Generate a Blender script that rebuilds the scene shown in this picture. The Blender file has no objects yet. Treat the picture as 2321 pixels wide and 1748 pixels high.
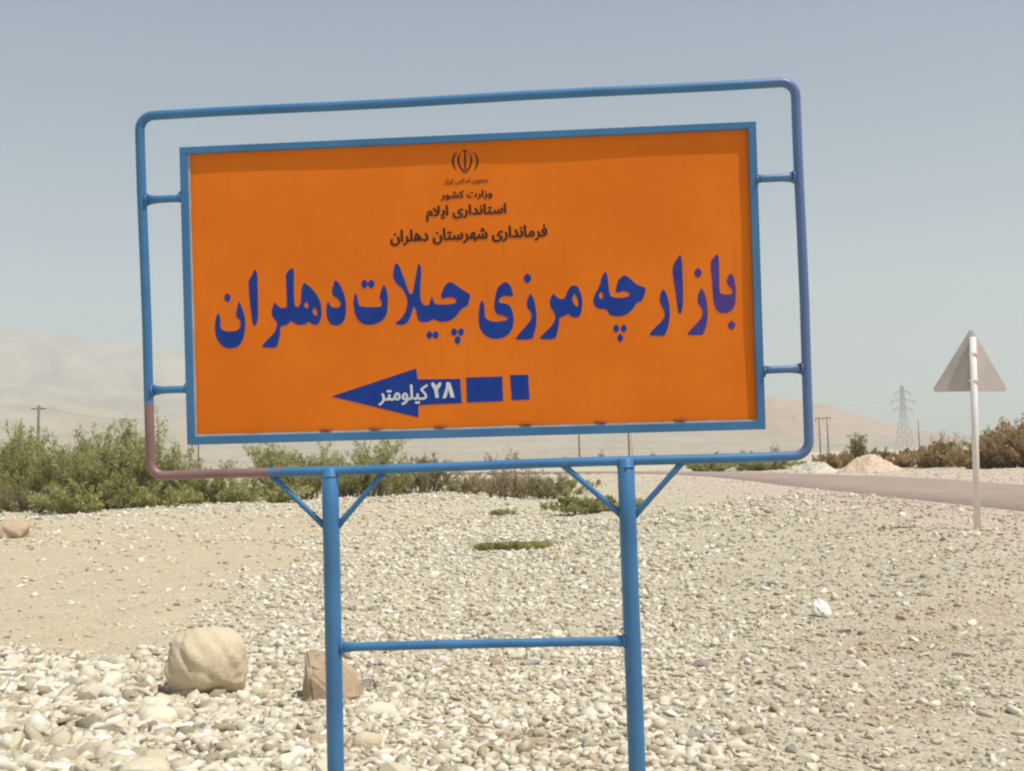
import bpy, bmesh, math, random
import numpy as np
from mathutils import Vector, Matrix
R = math.radians
rng = np.random.default_rng(11)
random.seed(11)
scene = bpy.context.scene
C = scene.collection

# ------------------------------------------------------------------ camera
cam_d = bpy.data.cameras.new('camera'); cam = bpy.data.objects.new('camera', cam_d); C.objects.link(cam)
cam_d.sensor_width = 36.0
cam_d.lens = 2500.0 / 2321.0 * 36.0
cam_d.clip_end = 20000
cam.matrix_world = (Matrix.Translation((0, 0, 1.6)) @ Matrix.Rotation(math.pi / 2 + 0.0664, 4, 'X')
                    @ Matrix.Rotation(-0.0286, 4, 'Z'))
scene.camera = cam

# ------------------------------------------------------------------ sky and sun
SUN_EL, SUN_AZ = R(64), R(56)          # azimuth: towards the right of the direction behind the camera
w = bpy.data.worlds.new('World'); scene.world = w; w.use_nodes = True
nt = w.node_tree; nt.nodes.clear()
sky = nt.nodes.new('ShaderNodeTexSky'); sky.sky_type = 'NISHITA'; sky.sun_disc = False
sky.sun_elevation = SUN_EL
sd = Vector((math.sin(SUN_AZ) * math.cos(SUN_EL), -math.cos(SUN_AZ) * math.cos(SUN_EL), math.sin(SUN_EL)))
sky.sun_rotation = math.atan2(sd.x, sd.y)
sky.altitude = 100; sky.air_density = 1.0; sky.dust_density = 1.0; sky.ozone_density = 2.2
bg = nt.nodes.new('ShaderNodeBackground'); bg.inputs['Strength'].default_value = 0.093
out = nt.nodes.new('ShaderNodeOutputWorld')
nt.links.new(sky.outputs[0], bg.inputs['Color']); nt.links.new(bg.outputs[0], out.inputs['Surface'])
sun_d = bpy.data.lights.new('sun', 'SUN'); sun_d.energy = 5.0; sun_d.angle = R(0.6); sun_d.color = (1.0, 0.955, 0.88)
sun = bpy.data.objects.new('sun', sun_d); C.objects.link(sun)
sun.rotation_euler = sd.to_track_quat('Z', 'Y').to_euler()
scene.view_settings.view_transform = 'Standard'
try: scene.view_settings.look = 'None'
except Exception: pass
scene.view_settings.exposure = 0.10
scene.view_settings.gamma = 1.0
scene.view_settings.use_curve_mapping = False
scene.cycles.filter_width = 2.2
scene.cycles.max_bounces = 6
scene.cycles.volume_bounces = 1

# ------------------------------------------------------------------ helpers
def tag(o, label=None, cat=None, group=None, kind=None):
    if label: o['label'] = label
    if cat: o['category'] = cat
    if group: o['group'] = group
    if kind: o['kind'] = kind
    return o

def mesh_obj(name, V, F, mat, parent=None, smooth=False, loc=None):
    V = np.asarray(V, dtype=np.float32).reshape(-1, 3)
    me = bpy.data.meshes.new(name)
    if isinstance(F, np.ndarray):
        n, k = F.shape
        me.vertices.add(len(V)); me.vertices.foreach_set('co', V.ravel())
        me.loops.add(n * k); me.loops.foreach_set('vertex_index', F.astype(np.int32).ravel())
        me.polygons.add(n)
        me.polygons.foreach_set('loop_start', np.arange(0, n * k, k, dtype=np.int32))
        me.polygons.foreach_set('loop_total', np.full(n, k, dtype=np.int32))
        me.update(calc_edges=True)
    else:
        me.from_pydata(V.tolist(), [], F); me.update()
    if smooth: me.polygons.foreach_set('use_smooth', np.ones(len(me.polygons), dtype=bool))
    me.materials.append(mat)
    o = bpy.data.objects.new(name, me); C.objects.link(o)
    if parent: o.parent = parent
    if loc is not None: o.location = loc
    return o

class MB:
    """collects shapes into one mesh"""
    def __init__(s): s.V = []; s.F = []
    def add(s, V, F):
        b = len(s.V); s.V += [tuple(v) for v in V]; s.F += [tuple(i + b for i in f) for f in F]; return s
    def box(s, x0, x1, y0, y1, z0, z1):
        V = [(x, y, z) for x in (x0, x1) for y in (y0, y1) for z in (z0, z1)]
        return s.add(V, [(0, 1, 3, 2), (4, 6, 7, 5), (0, 4, 5, 1), (2, 3, 7, 6), (0, 2, 6, 4), (1, 5, 7, 3)])
    def tube(s, pts, rad, n=12, caps=True, closed=False, squash=None):
        """rad: a number or one per point; squash: (vertical radius, depth radius) factors per point"""
        P = [Vector(p) for p in pts]; m = len(P); V = []; F = []
        up = None
        for i, p in enumerate(P):
            a = P[i - 1] if (i > 0 or closed) else P[i]
            b = P[(i + 1) % m] if (i < m - 1 or closed) else P[i]
            d = (b - a).normalized()
            if up is None:
                up = Vector((0, 1, 0)) if abs(d.y) < .9 else Vector((1, 0, 0))
            u = (up - d * up.dot(d)).normalized(); up = u
            v = d.cross(u)
            r = rad[i] if isinstance(rad, (list, tuple)) else rad
            su, sv = squash[i] if squash else (1, 1)
            for k in range(n):
                t = 2 * math.pi * k / n
                V.append(p + u * (r * su * math.cos(t)) + v * (r * sv * math.sin(t)))
        for i in range(m if closed else m - 1):
            j = (i + 1) % m
            for k in range(n):
                l = (k + 1) % n
                F.append((i * n + k, i * n + l, j * n + l, j * n + k))
        if caps and not closed:
            F.append(tuple(range(n - 1, -1, -1))); F.append(tuple((m - 1) * n + k for k in range(n)))
        return s.add(V, F)
    def build(s, name, mat, parent=None, smooth=False, loc=None, bevel=0):
        o = mesh_obj(name, s.V, s.F, mat, parent, smooth, loc)
        if smooth:
            for p in o.data.polygons:
                if len(p.vertices) > 4: p.use_smooth = False
        if bevel:
            b = o.modifiers.new('bevel', 'BEVEL'); b.width = bevel; b.segments = 2; b.limit_method = 'ANGLE'
        return o

# value noise on numpy arrays
_tab = np.random.default_rng(5).random((256, 256))
def vnoise(x, y):
    xi = np.floor(x).astype(int); yi = np.floor(y).astype(int)
    fx = x - xi; fy = y - yi
    fx = fx * fx * (3 - 2 * fx); fy = fy * fy * (3 - 2 * fy)
    g = lambda a, b: _tab[a % 256, b % 256]
    return ((g(xi, yi) * (1 - fx) + g(xi + 1, yi) * fx) * (1 - fy)
            + (g(xi, yi + 1) * (1 - fx) + g(xi + 1, yi + 1) * fx) * fy) * 2 - 1
def fbm(x, y, o=4, gain=.5):
    s = 0; a = 1; f = 1
    for i in range(o):
        s = s + a * vnoise(x * f + 17.3 * i, y * f - 9.1 * i); a *= gain; f *= 2.03
    return s
def sst(a, b, x):
    t = np.clip((x - a) / (b - a), 0, 1); return t * t * (3 - 2 * t)

# ------------------------------------------------------------------ materials
def mat(name, rough=.9, spec=.3):
    m = bpy.data.materials.new(name); m.use_nodes = True
    b = m.node_tree.nodes['Principled BSDF']; b.inputs['Roughness'].default_value = rough
    b.inputs['Specular IOR Level'].default_value = spec
    return m, m.node_tree, b
def N(nt, t, **kw):
    n = nt.nodes.new(t)
    for k, v in kw.items():
        if k in n.inputs: n.inputs[k].default_value = v
        else: setattr(n, k, v)
    return n
def noise(nt, vec, scale, detail=4, rough=.55):
    n = N(nt, 'ShaderNodeTexNoise'); n.inputs['Scale'].default_value = scale
    n.inputs['Detail'].default_value = detail; n.inputs['Roughness'].default_value = rough
    if vec is not None: nt.links.new(vec, n.inputs['Vector'])
    return n.outputs['Fac']
def ramp(nt, fac, stops):
    r = nt.nodes.new('ShaderNodeValToRGB'); e = r.color_ramp.elements
    while len(e) < len(stops): e.new(0.5)
    for i, (p, c) in enumerate(stops):
        e[i].position = p; e[i].color = (*c, 1) if len(c) == 3 else c
    nt.links.new(fac, r.inputs[0]); return r.outputs[0]
def mix(nt, fac, a, b, mode='MIX'):
    m = nt.nodes.new('ShaderNodeMix'); m.data_type = 'RGBA'; m.blend_type = mode
    for s, v in ((m.inputs[0], fac), (m.inputs[6], a), (m.inputs[7], b)):
        if isinstance(v, bpy.types.NodeSocket): nt.links.new(v, s)
        elif isinstance(v, tuple): s.default_value = (*v, 1)
        else: s.default_value = v
    return m.outputs[2]
def math_(nt, op, a, b=None, c=None, clamp=False):
    m = nt.nodes.new('ShaderNodeMath'); m.operation = op; m.use_clamp = clamp
    for s, v in zip(m.inputs, (a, b, c)):
        if v is None: continue
        if isinstance(v, bpy.types.NodeSocket): nt.links.new(v, s)
        else: s.default_value = v
    return m.outputs[0]
def coord(nt, which='Object'): return nt.nodes.new('ShaderNodeTexCoord').outputs[which]
def bump(nt, b, h, strength=.5, dist=.01):
    n = nt.nodes.new('ShaderNodeBump'); n.inputs['Strength'].default_value = strength
    n.inputs['Distance'].default_value = dist
    nt.links.new(h, n.inputs['Height']); nt.links.new(n.outputs[0], b.inputs['Normal'])
def setc(nt, b, c):
    if isinstance(c, tuple): b.inputs['Base Color'].default_value = (*c, 1)
    else: nt.links.new(c, b.inputs['Base Color'])

M = {}
# blue sign paint; on the pipe frame the primer shows at the lower left corner; the lens's warm tint is painted in as violet at the right end
def blue(name, frame):
    m, t, b = mat(name, .42, .5)
    oc = coord(t); n1 = noise(t, oc, 3.0, 5); n2 = noise(t, oc, 45.0, 3)
    base = ramp(t, n1, [(.3, (.038, .148, .32)), (.7, (.056, .205, .41))])
    base = mix(t, math_(t, 'MULTIPLY', math_(t, 'GREATER_THAN', n2, .66), .25), base, (.16, .24, .33))
    chip = math_(t, 'GREATER_THAN', noise(t, oc, 22.0, 9, .75), .685)
    base = mix(t, chip, base, (.13, .085, .06))
    sp = t.nodes.new('ShaderNodeSeparateXYZ'); t.links.new(oc, sp.inputs[0])
    if frame:
        ex = math_(t, 'DIVIDE', math_(t, 'ADD', sp.outputs['X'], 1.44), .62)
        ez = math_(t, 'DIVIDE', math_(t, 'ADD', sp.outputs['Z'], .60), .34)
        rr = math_(t, 'ADD', math_(t, 'MULTIPLY', ex, ex), math_(t, 'MULTIPLY', ez, ez))
        rr = math_(t, 'ADD', rr, math_(t, 'MULTIPLY', math_(t, 'SUBTRACT', noise(t, oc, 14.0, 8, .7), .5), 1.6))
        prim = math_(t, 'SUBTRACT', 1.0, math_(t, 'MULTIPLY_ADD', rr, 5.0, -4.0, clamp=True))
        base = mix(t, prim, base, ramp(t, n1, [(.3, (.20, .105, .10)), (.7, (.30, .17, .165))]))
    lens_tint = math_(t, 'ADD', sp.outputs['X'], math_(t, 'MULTIPLY', math_(t, 'SUBTRACT', noise(t, oc, 7.0, 8, .7), .5), .35)); lens_tint = math_(t, 'MULTIPLY_ADD', lens_tint, 5.0, -6.1, clamp=True)
    base = mix(t, math_(t, 'MULTIPLY', lens_tint, .5), base, (.17, .17, .34))
    setc(t, b, base); bump(t, b, n2, .15, .002); return m
M['blue'] = blue('blue_paint', False); M['blue_frame'] = blue('blue_frame_paint', True)
# orange enamel of the panel
m, t, b = mat('orange_enamel', .6, .2); M['orange'] = m
oc = coord(t); n1 = noise(t, oc, 1.6, 6, .6); n2 = noise(t, oc, 14.0, 5); n3 = noise(t, oc, 60.0, 2)
base = ramp(t, n1, [(.3, (.77, .165, .006)), (.7, (.86, .205, .007))])
base = mix(t, math_(t, 'MULTIPLY_ADD', n2, 2.2, -1.25, clamp=True), base, (.70, .21, .03))
base = mix(t, math_(t, 'MULTIPLY', math_(t, 'GREATER_THAN', n3, .72), .3), base, (.75, .33, .10))
mp = N(t, 'ShaderNodeMapping'); mp.inputs['Scale'].default_value = (9, 1, .7); t.links.new(oc, mp.inputs['Vector'])
base = mix(t, math_(t, 'MULTIPLY_ADD', noise(t, mp.outputs[0], 2.2, 8, .7), 1.8, -1.0, clamp=True), base, (.60, .13, .008))
base = mix(t, math_(t, 'GREATER_THAN', noise(t, oc, 26.0, 10, .8), .73), base, (.80, .42, .20))
setc(t, b, base); bump(t, b, n1, .3, .01)
def flat(name, c1, c2, rough=.8, scale=8, spec=.3):
    m, t, b = mat(name, rough, spec); oc = coord(t)
    setc(t, b, ramp(t, noise(t, oc, scale, 5), [(.3, c1), (.7, c2)])); return m
# lettering: blue, with a lens colour cast painted on as violet towards the right end
m, t, b = mat('lettering_blue', .6, .15); M['letter'] = m
oc = coord(t); sp = t.nodes.new('ShaderNodeSeparateXYZ'); t.links.new(oc, sp.inputs[0])
base = ramp(t, noise(t, oc, 12, 4), [(.3, (.012, .042, .26)), (.7, (.018, .058, .32))])
lens_tint = math_(t, 'ADD', sp.outputs['X'], math_(t, 'MULTIPLY', math_(t, 'SUBTRACT', noise(t, oc, 16.0, 8, .75), .5), .8)); lens_tint = math_(t, 'MULTIPLY_ADD', lens_tint, 3.0, -2.4, clamp=True)
setc(t, b, mix(t, math_(t, 'MULTIPLY', lens_tint, .75), base, (.13, .055, .24)))
M['black'] = flat('black_print', (.045, .018, .010), (.065, .025, .011), .6)
M['faint'] = flat('faint_print', (.20, .06, .012), (.30, .09, .014), .6)
M['white'] = flat('white_print', (.62, .66, .70), (.72, .75, .78), .6)
M['lip'] = flat('bare_panel_edge', (.50, .42, .36), (.66, .62, .58), .6, 20)
M['rustspot'] = flat('rust_spot', (.22, .05, .012), (.34, .09, .02), .8, 40)
M['pole_white'] = flat('white_pole_paint', (.78, .74, .66), (.86, .82, .74), .6, 5)
M['plate'] = flat('grey_sign_back', (.50, .44, .39), (.60, .53, .47), .55, 4)
M['steel'] = flat('galvanised_steel', (.27, .26, .25), (.36, .35, .34), .6, 2)
M['wood'] = flat('pole_wood', (.15, .12, .09), (.22, .18, .14), .9, 3)
M['bark'] = flat('dry_stem', (.17, .125, .08), (.26, .20, .14), .95, 6)

def leafmat(name, cols):
    m, t, b = mat(name, .75, .2)
    g = t.nodes.new('ShaderNodeNewGeometry'); oc = coord(t)
    base = ramp(t, g.outputs['Random Per Island'], [(i / (len(cols) - 1), c) for i, c in enumerate(cols)])
    base = mix(t, math_(t, 'MULTIPLY_ADD', noise(t, oc, 1.3, 3), 2.0, -.75, clamp=True), base, tuple(min(1, c * 1.35) for c in cols[-1]))
    setc(t, b, base)
    tr = N(t, 'ShaderNodeBsdfTranslucent'); t.links.new(base, tr.inputs['Color'])
    ms = N(t, 'ShaderNodeMixShader'); ms.inputs[0].default_value = .42
    o = t.nodes['Material Output']
    t.links.new(b.outputs[0], ms.inputs[1]); t.links.new(tr.outputs[0], ms.inputs[2]); t.links.new(ms.outputs[0], o.inputs['Surface'])
    return m
M['leaf'] = leafmat('green_foliage', [(.24, .25, .085), (.35, .345, .12), (.47, .445, .19)])
M['leaf_dry'] = leafmat('dry_foliage', [(.26, .20, .12), (.37, .29, .17), (.46, .38, .24)])
M['leaf_rust'] = leafmat('rust_brown_foliage', [(.28, .20, .10), (.40, .29, .14), (.50, .38, .20)])
M['leaf_olive'] = leafmat('olive_foliage', [(.22, .185, .10), (.32, .27, .14), (.42, .36, .20)])

def stonemat(name, stops, island=True, dark=.7):
    m, t, b = mat(name, .95, .15)
    if island: fac = t.nodes.new('ShaderNodeNewGeometry').outputs['Random Per Island']
    else: fac = t.nodes.new('ShaderNodeObjectInfo').outputs['Random']
    oc = coord(t)
    base = ramp(t, fac, stops)
    n = noise(t, oc, 30, 4); n2 = noise(t, oc, 8, 4)
    base = mix(t, math_(t, 'MULTIPLY_ADD', n, 1.6, -.55, clamp=True), base, mix(t, 1.0, base, (dark, dark * .97, dark * .92), 'MULTIPLY'))
    base = mix(t, math_(t, 'MULTIPLY_ADD', n2, 2.4, -1.2, clamp=True), base, (.58, .48, .33))
    setc(t, b, base); bump(t, b, n, .5, .008); return m
CREAM = [(0, (.27, .23, .165)), (.14, (.50, .43, .305)), (.4, (.68, .62, .475)), (.75, (.77, .72, .59)), (.92, (.85, .82, .72)), (1, (.52, .40, .28))]
MIXED = [(0, (.26, .22, .165)), (.2, (.43, .37, .275)), (.5, (.54, .48, .36)), (.8, (.60, .54, .43)), (.95, (.72, .68, .60)), (1, (.40, .28, .20))]
M['gravel_pale'] = stonemat('pale_gravel', CREAM)
M['gravel_mixed'] = stonemat('mixed_gravel', MIXED)
M['st_cream'] = stonemat('cream_stone', [(0, (.66, .59, .42)), (.5, (.78, .71, .53)), (1, (.85, .80, .64))], False)
M['st_grey'] = stonemat('grey_stone', [(0, (.30, .28, .25)), (1, (.44, .42, .38))], False)
M['st_tan'] = stonemat('tan_stone', [(0, (.42, .31, .21)), (1, (.56, .43, .30))], False)
M['boulder'] = stonemat('boulder_stone', [(0, (.66, .55, .38)), (1, (.69, .58, .41))], False, .82)
bt = M['boulder'].node_tree; bb_ = bt.nodes['Principled BSDF']; oc_ = coord(bt)
vo_ = N(bt, 'ShaderNodeTexVoronoi'); vo_.feature = 'DISTANCE_TO_EDGE'; vo_.inputs['Scale'].default_value = 7; bt.links.new(oc_, vo_.inputs['Vector'])
hb = math_(bt, 'ADD', math_(bt, 'MULTIPLY', math_(bt, 'MINIMUM', vo_.outputs['Distance'], .04), 6.0), math_(bt, 'MULTIPLY', noise(bt, oc_, 16, 9, .75), 1.3))
bump(bt, bb_, hb, .5, .018)
M['brown_rock'] = stonemat('brown_rock', [(0, (.44, .33, .22)), (1, (.46, .35, .235))], False, .75)
def heapmat(name, c1, c2):
    m, t, b = mat(name, .95, .1); oc = coord(t)
    vo = N(t, 'ShaderNodeTexVoronoi'); vo.inputs['Scale'].default_value = 11; t.links.new(oc, vo.inputs['Vector'])
    sc_ = t.nodes.new('ShaderNodeSeparateColor'); t.links.new(vo.outputs['Color'], sc_.inputs[0])
    setc(t, b, ramp(t, sc_.outputs[0], [(0, c1), (1, c2)])); bump(t, b, vo.outputs['Distance'], -1.0, .08); return m
M['heap1'] = heapmat('pale_heap_gravel', (.44, .40, .31), (.68, .63, .50))
M['heap2'] = heapmat('reddish_heap_gravel', (.50, .36, .25), (.72, .56, .42))
M['white_block'] = stonemat('white_block', [(0, (.78, .75, .68)), (1, (.80, .77, .70))], False, .9)

# ------------------------------------------------------------------ terrain
def road_left(y):  return np.interp(y, [-40, 17, 32, 41, 48, 56, 66, 76, 90, 110], [6.6, 7.73, 8.0, 8.4, 8.5, 7.9, 5.6, 1.5, -8, -26])
def road_right(y): return np.interp(y, [-40, 27, 31.7, 38, 44.5, 52, 60, 72, 84, 104, 120], [11.6, 12.36, 12.9, 13.1, 12.5, 11.9, 10.4, 6.2, 0, -12, -26])
def terrain(x, y):
    h = .60 * sst(5, 15, y) * sst(-1.5, 6.0, x - .05 * y)
    h = h + .30 * sst(16, 36, y) * (1 - sst(-4, 4, x))                      # left bank under the shrubs
    h = h + .30 * sst(30, 60, y) * sst(-6, 6, x)  * (1 - sst(-1.5, 6.0, x - .05 * y))
    onroad = sst(-.8, .0, x - road_left(y)) * (1 - sst(0, .8, x - road_right(y))) * sst(-60, -30, y)
    n = .05 * fbm(x * .35, y * .35, 3) + .020 * fbm(x * 1.9 + 7, y * 1.9, 3)
    n = n + .05 * np.exp(-((y - 35 + .12 * x) / 3.0) ** 2) * (1 - sst(0, 6, x)) * (1 + fbm(x * .7, y * .7, 2))
    far = sst(120, 600, np.hypot(x, y))
    n = n + far * .6 * fbm(x * .004, y * .004, 4)
    h = h * (1 - far) + .3 * far
    h = h * (1 - onroad) + .60 * onroad * sst(-40, 10, y) + 0
    return h + n * (1 - onroad) + (-.02 + .012 * 0) * onroad
def sandy(x, y):
    """1 where the ground is smooth tan dirt, 0 where it is gravelly"""
    k = x / np.maximum(y, 1)
    e = -.30 + .012 * (y - 12) + .06 * fbm(x * .5, y * .5, 2)
    a = (1 - sst(e - .06, e + .06, k)) * sst(8.6, 10.2, y + .8 * fbm(x * .8, y * .8, 2)) * (1 - sst(27, 33, y))
    return a
def dirt(x, y):
    """patches of bare brown earth among the near stones"""
    d = 0
    for a, b, r in ((-2.7, 6.75, .62), (-1.9, 6.2, .35), (-3.6, 7.6, .5), (2.9, 8.7, .9), (3.9, 9.6, .8), (2.3, 6.9, .5), (.1, 6.4, .3)):
        d = np.maximum(d, 1 - sst(.5, 1.0, np.hypot(x - a, (y - b) * 1.2) / r + .35 * fbm(x * 3 + a, y * 3, 2)))
    return d
def rubble(x, y):
    """1 in the heap of coarse pale rubble left of and between the posts"""
    e = .22 + .05 * fbm(x * .4 + 3, y * .4, 2)
    k = x / np.maximum(y, 1)
    return (1 - sst(e - .13, e + .05, k)) * (1 - .85 * dirt(x, y))
def grid_axis(a, b, d0, growth, center):
    pts = [center]; d = d0
    while pts[-1] < b: pts.append(pts[-1] + d); d *= growth
    lo = [center]; d = d0
    while lo[-1] > a: lo.append(lo[-1] - d); d *= growth
    return np.array(lo[:0:-1] + pts)
gx = grid_axis(-7000, 7000, .05, 1.028, 0.0)
gy = grid_axis(-400, 9000, .05, 1.022, 6.5)
XX, YY = np.meshgrid(gx, gy)
ZZ = terrain(XX, YY)
V = np.stack([XX, YY, ZZ], -1).reshape(-1, 3)
nx, ny = len(gx), len(gy)
ii = (np.arange(ny - 1)[:, None] * nx + np.arange(nx - 1)[None, :]).ravel()
F = np.stack([ii, ii + 1, ii + 1 + nx, ii + nx], -1)
m, t, b = mat('dry_ground', 1.0, .1); M['ground'] = m
at_ = N(t, 'ShaderNodeVertexColor'); at_.layer_name = 'soil'
oc = coord(t); n1 = noise(t, oc, 1.2, 6, .6); n2 = noise(t, oc, 26, 5, .65); n3 = noise(t, oc, 90, 3, .6)
base = at_.outputs['Color']
base = mix(t, math_(t, 'MULTIPLY_ADD', n1, 2.0, -.75, clamp=True), base, mix(t, 1.0, base, (.86, .85, .82), 'MULTIPLY'))
vo = N(t, 'ShaderNodeTexVoronoi'); vo.inputs['Scale'].default_value = 28; t.links.new(oc, vo.inputs['Vector'])
sepv = t.nodes.new('ShaderNodeSeparateColor'); t.links.new(vo.outputs['Color'], sepv.inputs[0])
base = mix(t, math_(t, 'MULTIPLY', math_(t, 'GREATER_THAN', sepv.outputs[0], .55), .40), base, (.66, .60, .48))
base = mix(t, math_(t, 'MULTIPLY', math_(t, 'GREATER_THAN', sepv.outputs[1], .80), .35), base, (.33, .28, .21))
setc(t, b, base)
hh = math_(t, 'ADD', math_(t, 'MULTIPLY', n2, .5), math_(t, 'ADD', math_(t, 'MULTIPLY', n3, .3), math_(t, 'MULTIPLY', vo.outputs['Distance'], -.8)))
bump(t, b, hh, .8, .03)
ground = mesh_obj('ground', V, F, M['ground'], smooth=True)
tag(ground, kind='structure')
sa = sandy(XX, YY); ru = rubble(XX, YY)
c_sand = np.array([.58, .475, .31]); c_pale = np.array([.57, .50, .35]); c_right = np.array([.52, .45, .33]); c_far = np.array([.56, .49, .37])
col = c_pale * ru[..., None] + c_right * (1 - ru[..., None])
k_near = (1 - sst(9.5, 15, YY))[..., None]
col = col * k_near + (c_pale * 1.0) * (1 - k_near)
col = col * (1 - sa[..., None]) + c_sand * sa[..., None]
dt = (dirt(XX, YY) * .8)[..., None]; col = col * (1 - dt) + np.array([.46, .36, .235]) * dt
pk = (sst(4.2, 6.2, XX) * sst(9, 13, YY) * (1 - sst(40, 60, YY)))[..., None]      # ground colour reddened on the road bank
col = col * (1 - pk) + np.array([.60, .47, .37]) * pk
fr = sst(60, 200, np.hypot(XX, YY))[..., None]
col = col * (1 - fr) + c_far * fr
ca = ground.data.color_attributes.new('soil', 'FLOAT_COLOR', 'POINT')
ca.data.foreach_set('color', np.concatenate([col.reshape(-1, 3), np.ones((nx * ny, 1))], 1).astype(np.float32).ravel())

# road: a sheet with its own thickness at the shoulders
m, t, b = mat('dusty_asphalt', .9, .25); M['road'] = m
oc = coord(t); n1 = noise(t, oc, .6, 5); n2 = noise(t, oc, 60, 3)
base = ramp(t, n1, [(.3, (.31, .225, .18)), (.7, (.38, .285, .23))])
base = mix(t, math_(t, 'MULTIPLY_ADD', n2, 1.5, -.6, clamp=True), base, (.40, .32, .265))
setc(t, b, base); bump(t, b, n2, .4, .004)
ys = np.concatenate([np.arange(-40, 70, 1.5), np.arange(70, 112, 1.0)])
Vr = []; Fr = []
for i, y in enumerate(ys):
    a, c = float(road_left(y)), float(road_right(y))
    z = .62 * float(sst(-40, 10, y))
    for f_, dz in ((-.012, -.07), (0, 0), (.25, .035), (.5, .05), (.75, .035), (1, 0), (1.012, -.07)):
        Vr.append((a + (c - a) * f_, y, z + dz))
    if i:
        for k in range(6):
            q = (i - 1) * 7 + k; Fr.append((q, q + 1, q + 8, q + 7))
tag(mesh_obj('road', Vr, Fr, M['road'], smooth=True), kind='structure')
M['road_line'] = flat('worn_edge_line', (.52, .49, .43), (.66, .63, .57), .8, 6)
Vl = []; Fl = []
for i, y in enumerate(ys[:60]):
    a, c = float(road_left(y)), float(road_right(y)); z = .62 * float(sst(-40, 10, y))
    for f_ in (.955, .978):
        dz = .035 * (1 - f_) / .25 + .006
        Vl.append((a + (c - a) * f_, y, z + dz))
    if i: Fl.append((2 * i - 2, 2 * i - 1, 2 * i + 1, 2 * i))
tag(mesh_obj('road_edge_line', Vl, Fl, M['road_line']), kind='structure')

# ------------------------------------------------------------------ hills
def hills(name, az, el, r0, r1, seed, material, rough, nr=60, na=420):
    """a range standing between the distances r0 and r1; el = height of its crest seen from the sign, as a slope, by azimuth"""
    A = np.linspace(az[0], az[-1], na); crest = np.interp(A, az, el)
    crest = crest * np.cos(A) * (1 + .007 * fbm(A * 60 + seed, A * 0 + 1.0, 4))
    rr = np.linspace(0, 1, nr)
    AA, RR = np.meshgrid(A, rr)
    D = r0 + (r1 - r0) * RR
    prof = np.where(RR < .75, (RR / .75) ** .85, 1 - .6 * ((RR - .75) / .25) ** 2)
    H = crest[None, :] * (r0 + (r1 - r0) * .75) * prof
    X = D * np.sin(AA); Y = D * np.cos(AA)
    gul = np.abs(fbm(X / rough + seed, Y / rough, 5))
    H = H * (1 - .26 * gul * np.sin(np.clip(RR / .75, 0, 1) * math.pi)) 
    Z = H + .3 - 1.5 * (RR <= 0)
    Vh = np.stack([X, Y, Z], -1).reshape(-1, 3)
    ii = (np.arange(nr - 1)[:, None] * na + np.arange(na - 1)[None, :]).ravel()
    o = mesh_obj(name, Vh, np.stack([ii, ii + na, ii + 1 + na, ii + 1], -1)[:, ::-1].copy(), material, smooth=True)
    return tag(o, kind='structure')
def hillmat(name, c1, c2, sc):
    m, t, b = mat(name, 1, .05); oc = coord(t)
    n = noise(t, oc, sc, 8, .65); setc(t, b, ramp(t, n, [(.35, c1), (.65, c2)]))
    bump(t, b, noise(t, oc, sc * 3, 6, .6), 1.0, 12); return m
M['hill'] = hillmat('bare_hill', (.26, .20, .145), (.48, .39, .29), .006)
M['hill2'] = hillmat('bare_foothill', (.36, .28, .19), (.46, .38, .28), .012)
M['hill3'] = hillmat('reddish_hill', (.42, .27, .18), (.50, .34, .23), .012)
AZ = lambda px: math.atan((px - 1160) / 2500.0)
EL = lambda p: p / 2500.0
hills('mountain', [AZ(-1500), AZ(-400), AZ(0), AZ(115), AZ(198), AZ(317), AZ(420), AZ(700), AZ(1100), AZ(1500), AZ(1760)],
      [EL(400), EL(350), EL(330), EL(317), EL(296), EL(287), EL(270), EL(230), EL(165), EL(105), EL(5)], 1900, 3300, 3, M['hill'], 260)
hills('foothills', [AZ(-1500), AZ(-400), AZ(0), AZ(250), AZ(500), AZ(900), AZ(1300), AZ(1700), AZ(2000), AZ(2300)],
      [EL(220), EL(200), EL(175), EL(140), EL(110), EL(85), EL(62), EL(45), EL(28), EL(6)], 900, 1700, 8, M['hill2'], 120)
hills('right_hill', [AZ(1250), AZ(1500), AZ(1650), AZ(1760), AZ(1860), AZ(1930), AZ(2020), AZ(2120), AZ(2330)],
      [EL(20), EL(95), EL(120), EL(126), EL(108), EL(84), EL(55), EL(32), EL(3)], 1300, 1900, 21, M['hill3'], 90)
# ------------------------------------------------------------------ the direction sign
SM = Matrix(((0.99787, 0.06475, -0.00747, -0.1799), (-0.06507, 0.99629, -0.0564, 4.7313),
             (0.00379, 0.05677, 0.99838, 0.5629 + 1.6), (0, 0, 0, 1)))
sign = bpy.data.objects.new('direction_sign', None); C.objects.link(sign); sign.matrix_world = SM
tag(sign, 'large orange direction board in a blue pipe frame on two blue posts', 'road sign')
oL, oR, oT, oB = -1.4222, 1.4282, .9951, -.5897
def rounded_rect(x0, x1, z0, z1, r, n=7):
    P = []
    for cx, cz, a0 in ((x1 - r, z1 - r, 0), (x0 + r, z1 - r, 90), (x0 + r, z0 + r, 180), (x1 - r, z0 + r, 270)):
        for k in range(n): 
            a = R(a0 + 90 * k / (n - 1)); P.append((cx + r * math.cos(a), 0, cz + r * math.sin(a)))
    return P
def dens(P, step=.25):
    out = []
    for i, p in enumerate(P):
        q = P[(i + 1) % len(P)]; L = math.dist(p, q); k = max(1, int(L / step))
        for j in range(k): out.append(tuple(p[c] + (q[c] - p[c]) * j / k for c in range(3)))
    return out
P = dens(rounded_rect(oL, oR, oB, oT, .062))
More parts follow.
